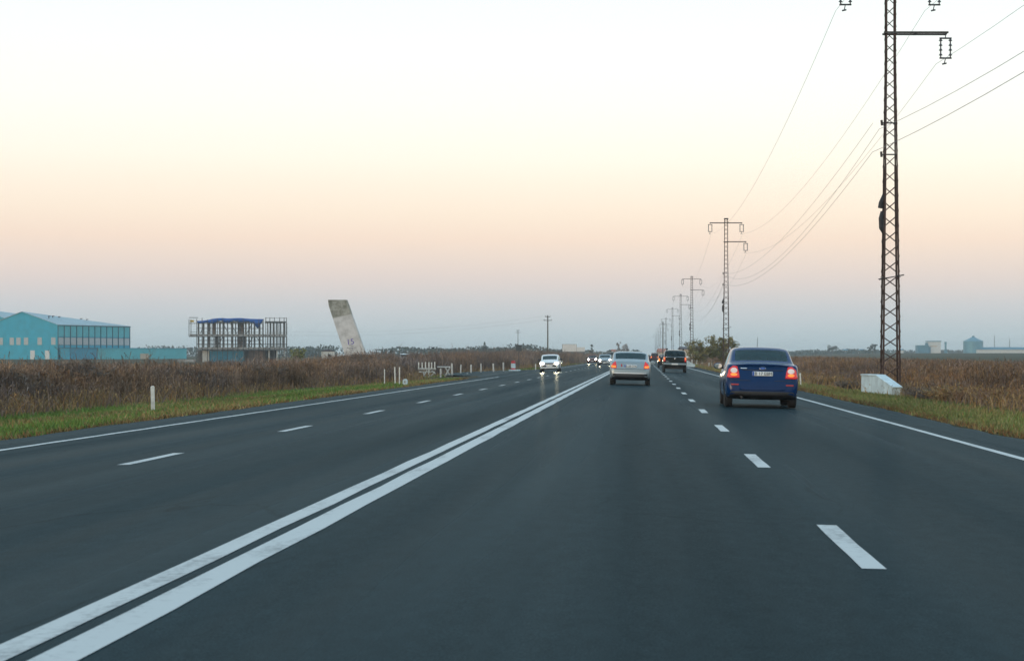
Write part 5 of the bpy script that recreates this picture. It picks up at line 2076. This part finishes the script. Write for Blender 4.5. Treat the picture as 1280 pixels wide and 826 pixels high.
# raised border along the edges
for pa, pb in (((431.5, 442), (412.0, 379)), ((456.6, 442), (433.4, 376))):
    e = MB()
    q = []
    for (px, py) in (pa, pb):
        z = EYE + (444.5 - py) * s - g
        for dx_ in (0, .22):
            xx = edge(px, 0) + dx_ - (.0 if pa[0] < 440 else .22)
            q += [(xx, -.49, z), (xx, -.40, z)]
    e.add(q, [(0, 2, 6, 4), (1, 5, 7, 3), (0, 4, 5, 1), (2, 3, 7, 6), (0, 1, 3, 2), (4, 6, 7, 5)])
    e.build('border_strip', M['monument'], t)
me = text_mesh('15', 1.0, 'graffiti')
me.transform(Matrix.Rotation(PI / 2, 4, 'X') @ Matrix.Rotation(.12, 4, 'Z'))
me.transform(Matrix.Translation((edge(438.5, 0), -.456, EYE + (444.5 - 427.5) * s - g)))
link('graffiti', me, M['graffiti'], t)
e = MB()
for (xa, pa, xb, pb, w) in ((437, 431.5, 442.5, 432.2, .10), (441, 434, 441.4, 438.5, .09), (434, 435, 446, 434.6, .06)):
    e.bar((edge(xa, 0), -.452, EYE + (444.5 - pa) * s - g), (edge(xb, 0), -.452, EYE + (444.5 - pb) * s - g), w * .5)
e.build('graffiti', M['graffiti2'], t)

# ------------------------------------------------------------------ far buildings on the right
def house(name, label, px0, px1, py_eave, py_ridge, Y, wallm, roofm, ridge_x=True, dp=8, win=3):
    x = at((px0 + px1) / 2, Y)
    g = gz(x, Y)
    s = Y / F
    w = (px1 - px0) * s
    ez, rz = EYE + (444.5 - py_eave) * s - g, EYE + (444.5 - py_ridge) * s - g
    t = thing(name, label, 'house', (x, Y, g), .12)
    e = MB(); e.box((0, dp / 2, ez / 2 - .3), (w, dp, ez + .6)); e.build('wall', M[wallm], t)
    e = MB()
    if ridge_x:
        e.prism([(-.4, ez + .02), (dp + .4, ez + .02), (dp / 2, rz)], (-w / 2 - .3, w / 2 + .3), 'x')
    else:
        e.prism([(-w / 2 - .3, ez + .02), (w / 2 + .3, ez + .02), (0, rz)], (-.3, dp + .3))
    e.build('roof', M[roofm], t)
    for k in range(win):
        xx = -w / 2 + w * (k + .5) / win
        e = MB(); e.box((xx, -.04, ez * .58), (w / win * .35, .1, ez * .3)); f = e.build('window', M['plaster'], t)
        e = MB(); e.box((xx, -.10, ez * .58), (w / win * .28, .06, ez * .24)); e.build('pane', M['void'], f)
    return t


house('farm_house', 'cream house with a dark roof right of the dark pickup', 853, 872, 436.5, 433.2, 520, 'cream', 'darkroof')
house('farm_house', 'small red roofed house left of the dark pickup roof', 824.5, 833, 440, 435.5, 640, 'cream', 'redroof', True, 7, 2)
house('farm_house', 'far red brick house to the left of the grey poplar', 766, 770, 439, 436.5, 700, 'brickwall', 'redroof', True, 7, 2)

Y = 1500
s = Y / F
x = at(1216.5, Y)
g = gz(x, Y)
t = thing('grain_silo', 'large round grey blue silo with a conical roof on the right horizon', 'silo', (x, Y, g))
ez, rz = EYE + (444.5 - 426.2) * s - g, EYE + (444.5 - 419.8) * s - g
r = 12.3 * s
prof = [(-.5, r)]
zz = 0.2
while zz < ez - .4:
    prof += [(zz, r), (zz + .25, r + .12), (zz + .5, r)]
    zz += .9
prof.append((ez, r))
e = MB(); e.lathe(prof, 40, 'z'); e.build('wall', M['silo'], t, True)
e = MB(); e.lathe([(ez - .1, r + .3), (rz - .9, r * .14), (rz - .9, .001)], 40, 'z'); e.build('roof', M['silo'], t)
e = MB(); e.lathe([(rz - 1.0, r * .13), (rz, r * .13), (rz + .2, .001)], 16, 'z'); e.build('roof_vent', M['factory_blue'], t)

x = at(1168, Y)
g = gz(x, Y)
t = thing('mill_building', 'white mill block with a grey roof edge on the right horizon', 'mill', (x, Y, g))
h = EYE + (444.5 - 427) * s - g
e = MB(); e.box((0, 6, h / 2 - .3), (16 * s, 12, h + .6)); e.build('wall', M['plaster'], t)
e = MB(); e.box((0, 6, h + .3), (17 * s, 12.6, .7)); e.build('roof', M['factory_blue'], t)
e = MB(); e.box((-1.0 * s, -.06, h * .62), (9 * s, .1, 1.0)); e.build('window_band', M['cream'], t)
e = MB(); e.box((-6.5 * s, -.5, h * .3), (3 * s, 1.2, h * .55)); e.build('stair_block', M['factory_blue'], t)
x = at(1153, Y)
t = thing('mill_shed', 'blue grey shed left of the white mill block', 'shed', (x, Y - 4, gz(x, Y)))
h = EYE + (444.5 - 432) * s - gz(x, Y)
e = MB(); e.box((0, 6, h / 2 - .3), (14 * s, 12, h + .6)); e.build('wall', M['factory_blue'], t)
e = MB(); e.box((0, 6, h + .2), (14.5 * s, 12.5, .4)); e.build('roof', M['silo'], t)
e = MB(); e.box((5 * s, 4, h + 1.3), (3 * s, 4, 2.0)); e.build('roof_tower', M['factory_blue'], t)
x = at(1182, Y)
t = thing('elevator_tower', 'slim grain elevator tower right of the white mill block', 'tower', (x, Y, gz(x, Y)))
h = EYE + (444.5 - 428.5) * s - gz(x, Y)
e = MB(); e.box((0, 0, h / 2), (2 * s, 1.3, h)); e.build('shaft', M['silo'], t)
e = MB(); e.box((0, 0, h), (2.6 * s, 1.8, 1.6)); e.build('head_house', M['silo'], t)
e = MB(); e.box((0, 0, 1.6), (3.4 * s, 3, 3.6)); e.build('base_block', M['factory_blue'], t)
x = at(1256, Y)
t = thing('long_warehouse', 'long low warehouse with a blue roof and pale wall right of the silo', 'warehouse', (x, Y - 8, gz(x, Y)))
h = EYE + (444.5 - 436.8) * s - gz(x, Y)
e = MB(); e.box((0, 6, h / 2 - .3), (76 * s, 12, h + .6)); e.build('wall', M['plaster'], t)
e = MB(); e.prism([(-.8, h + .02), (12.8, h + .02), (8, h + 1.9), (4, h + 1.9)], (-38.5 * s, 38.5 * s), 'x'); e.build('roof', M['factory_blue'], t)
for px, tp, lab in ((1243, 419, 'thin lattice mast standing behind the long low warehouse'), (1262, 423.5, 'faint thin mast near the right end of the long warehouse')):
    x = at(px, 1600)
    g = gz(x, 1600)
    h = EYE + (444.5 - tp) * 1600 / F - g
    t = thing('radio_mast', lab, 'mast', (x, 1600, g))
    e = MB()
    for a in range(3):
        e.bar((math.cos(a * 2.09) * .5, math.sin(a * 2.09) * .5, 0), (math.cos(a * 2.09) * .18, math.sin(a * 2.09) * .18, h), .12)
    z = .5
    while z < h - 1:
        q = .5 - .32 * z / h
        for a in range(3):
            e.bar((math.cos(a * 2.09) * q, math.sin(a * 2.09) * q, z), (math.cos((a + 1) * 2.09) * q, math.sin((a + 1) * 2.09) * q, z + 1.0), .07)
        z += 1.0
    e.build('lattice', M['scaffold'], t)
for px, w, lab in ((1057, 5.5, 'far white shed on the right horizon above the blue car'), (1077, 6.5, 'far white shed on the right horizon left of the near pylon'), (1128, 3, 'tiny pale shed right behind the near pylon')):
    x = at(px, 1350)
    s3 = 1350 / F
    t = thing('far_shed', lab, 'shed', (x, 1350, gz(x, 1350)))
    e = MB(); e.box((0, 3, 1.1), (w * s3, 6, 2.6)); e.build('wall', M['plaster'], t)
    e = MB(); e.prism([(-.4, 2.42), (6.4, 2.42), (3, 3.3)], (-w * s3 / 2 - .2, w * s3 / 2 + .2), 'x'); e.build('roof', M['factory_blue'], t)


# ------------------------------------------------------------------ haze
HAZE = 0.00024
e = MB()
e.box((0, 2400, 11.5), (10400, 5600, 29.0))
hz = e.build('haze', None)
hm = bpy.data.materials.new('haze_air')
hm.use_nodes = True
nt = hm.node_tree
nt.nodes.clear()
out = nt.nodes.new('ShaderNodeOutputMaterial')
pv = nt.nodes.new('ShaderNodeVolumePrincipled')
pv.inputs['Color'].default_value = (0.90, 0.96, 0.99, 1)
pv.inputs['Density'].default_value = HAZE
pv.inputs['Anisotropy'].default_value = 0.25
nt.links.new(pv.outputs['Volume'], out.inputs['Volume'])
hm.cycles.homogeneous_volume = True
hz.data.materials.append(hm)
tag(hz, kind='stuff')

# ------------------------------------------------------------------ sky and light
SUN_EL, SUN_AZ = math.radians(5.0), math.radians(215)     # low, behind and to the left; the sun has all but set
w = bpy.data.worlds.new('World')
scene.world = w
w.use_nodes = True
nt = w.node_tree
nt.nodes.clear()
L = nt.links.new
out = nt.nodes.new('ShaderNodeOutputWorld')
sky = nt.nodes.new('ShaderNodeTexSky')
sky.sky_type = 'NISHITA'
sky.sun_disc = False
sky.sun_elevation = SUN_EL
sky.sun_rotation = SUN_AZ
sky.dust_density = 2.0
bg1 = nt.nodes.new('ShaderNodeBackground')
bg1.inputs['Strength'].default_value = 0.05
L(sky.outputs['Color'], bg1.inputs['Color'])
# twilight arch of the eastern sky: bands by elevation
tc = nt.nodes.new('ShaderNodeTexCoord')
sx = nt.nodes.new('ShaderNodeSeparateXYZ')
L(tc.outputs['Generated'], sx.inputs[0])
rp = nt.nodes.new('ShaderNodeValToRGB')
rp.color_ramp.interpolation = 'LINEAR'


def lin(c):
    return tuple(((v / 255) / 12.92 if v / 255 <= .04045 else ((v / 255 + .055) / 1.055) ** 2.4) for v in c)


SKY = [(0.0, (177, 198, 207)), (.0107, (183, 200, 208)), (.0259, (198, 203, 210)), (.041, (218, 206, 206)), (.0627, (240, 216, 203)), (.076, (246, 226, 210)),
       (.0929, (250, 235, 220)), (.106, (251, 242, 229)), (.1355, (250, 247, 241)), (.165, (247, 250, 246)), (.19, (243, 250, 247))]
els = rp.color_ramp.elements
first = True
for p, cc in SKY:
    if first:
        el = els[0]; el.position = p; first = False
    else:
        el = els.new(p)
    el.color = (*lin(cc), 1)
for p, cc in ((.35, (.74, .90, .95)), (.7, (.52, .74, .92)), (1.0, (.42, .66, .88))):
    el = els.new(p) if p < 1.0 else els[-1]
    el.position = p
    el.color = (*cc, 1)
L(sx.outputs['Z'], rp.inputs['Fac'])
bg2 = nt.nodes.new('ShaderNodeBackground')
bg2.inputs['Strength'].default_value = 1.0
L(rp.outputs['Color'], bg2.inputs['Color'])
ad = nt.nodes.new('ShaderNodeAddShader')
L(bg1.outputs[0], ad.inputs[0])
L(bg2.outputs[0], ad.inputs[1])
L(ad.outputs[0], out.inputs['Surface'])

sl = bpy.data.lights.new('sun', 'SUN')
sl.energy = 0.5
sl.angle = math.radians(12)
sl.color = (1.0, 0.82, 0.62)
so = bpy.data.objects.new('sun', sl)
COL.objects.link(so)
d = Vector((math.sin(SUN_AZ) * math.cos(SUN_EL), math.cos(SUN_AZ) * math.cos(SUN_EL), math.sin(SUN_EL)))
so.rotation_euler = d.to_track_quat('Z', 'Y').to_euler()

# ------------------------------------------------------------------ camera and output
cam = bpy.data.cameras.new('camera')
cam.sensor_width = 36.0
cam.lens = 36.0 * F / 1280.0
cam.shift_x = -164.0 / 1280.0
cam.shift_y = 31.5 / 1280.0
cam.dof.use_dof = True
cam.dof.focus_distance = 60.0
cam.dof.aperture_fstop = 7.1
cam.clip_start = 0.1
cam.clip_end = 12000
co = bpy.data.objects.new('camera', cam)
COL.objects.link(co)
co.location = (0, 0, EYE)
co.rotation_euler = (PI / 2, 0, 0)
scene.camera = co

scene.render.engine = 'CYCLES'
cy = scene.cycles
cy.max_bounces = 6
cy.diffuse_bounces = 2
cy.glossy_bounces = 3
cy.transparent_max_bounces = 12
cy.volume_bounces = 2
cy.sample_clamp_indirect = 6.0
cy.use_denoising = True
try:
    cy.denoiser = 'OPENIMAGEDENOISE'
except Exception:
    pass
vs_ = scene.view_settings
vs_.view_transform = 'Standard'
vs_.look = 'None'
vs_.exposure = 0.0
vs_.gamma = 1.0
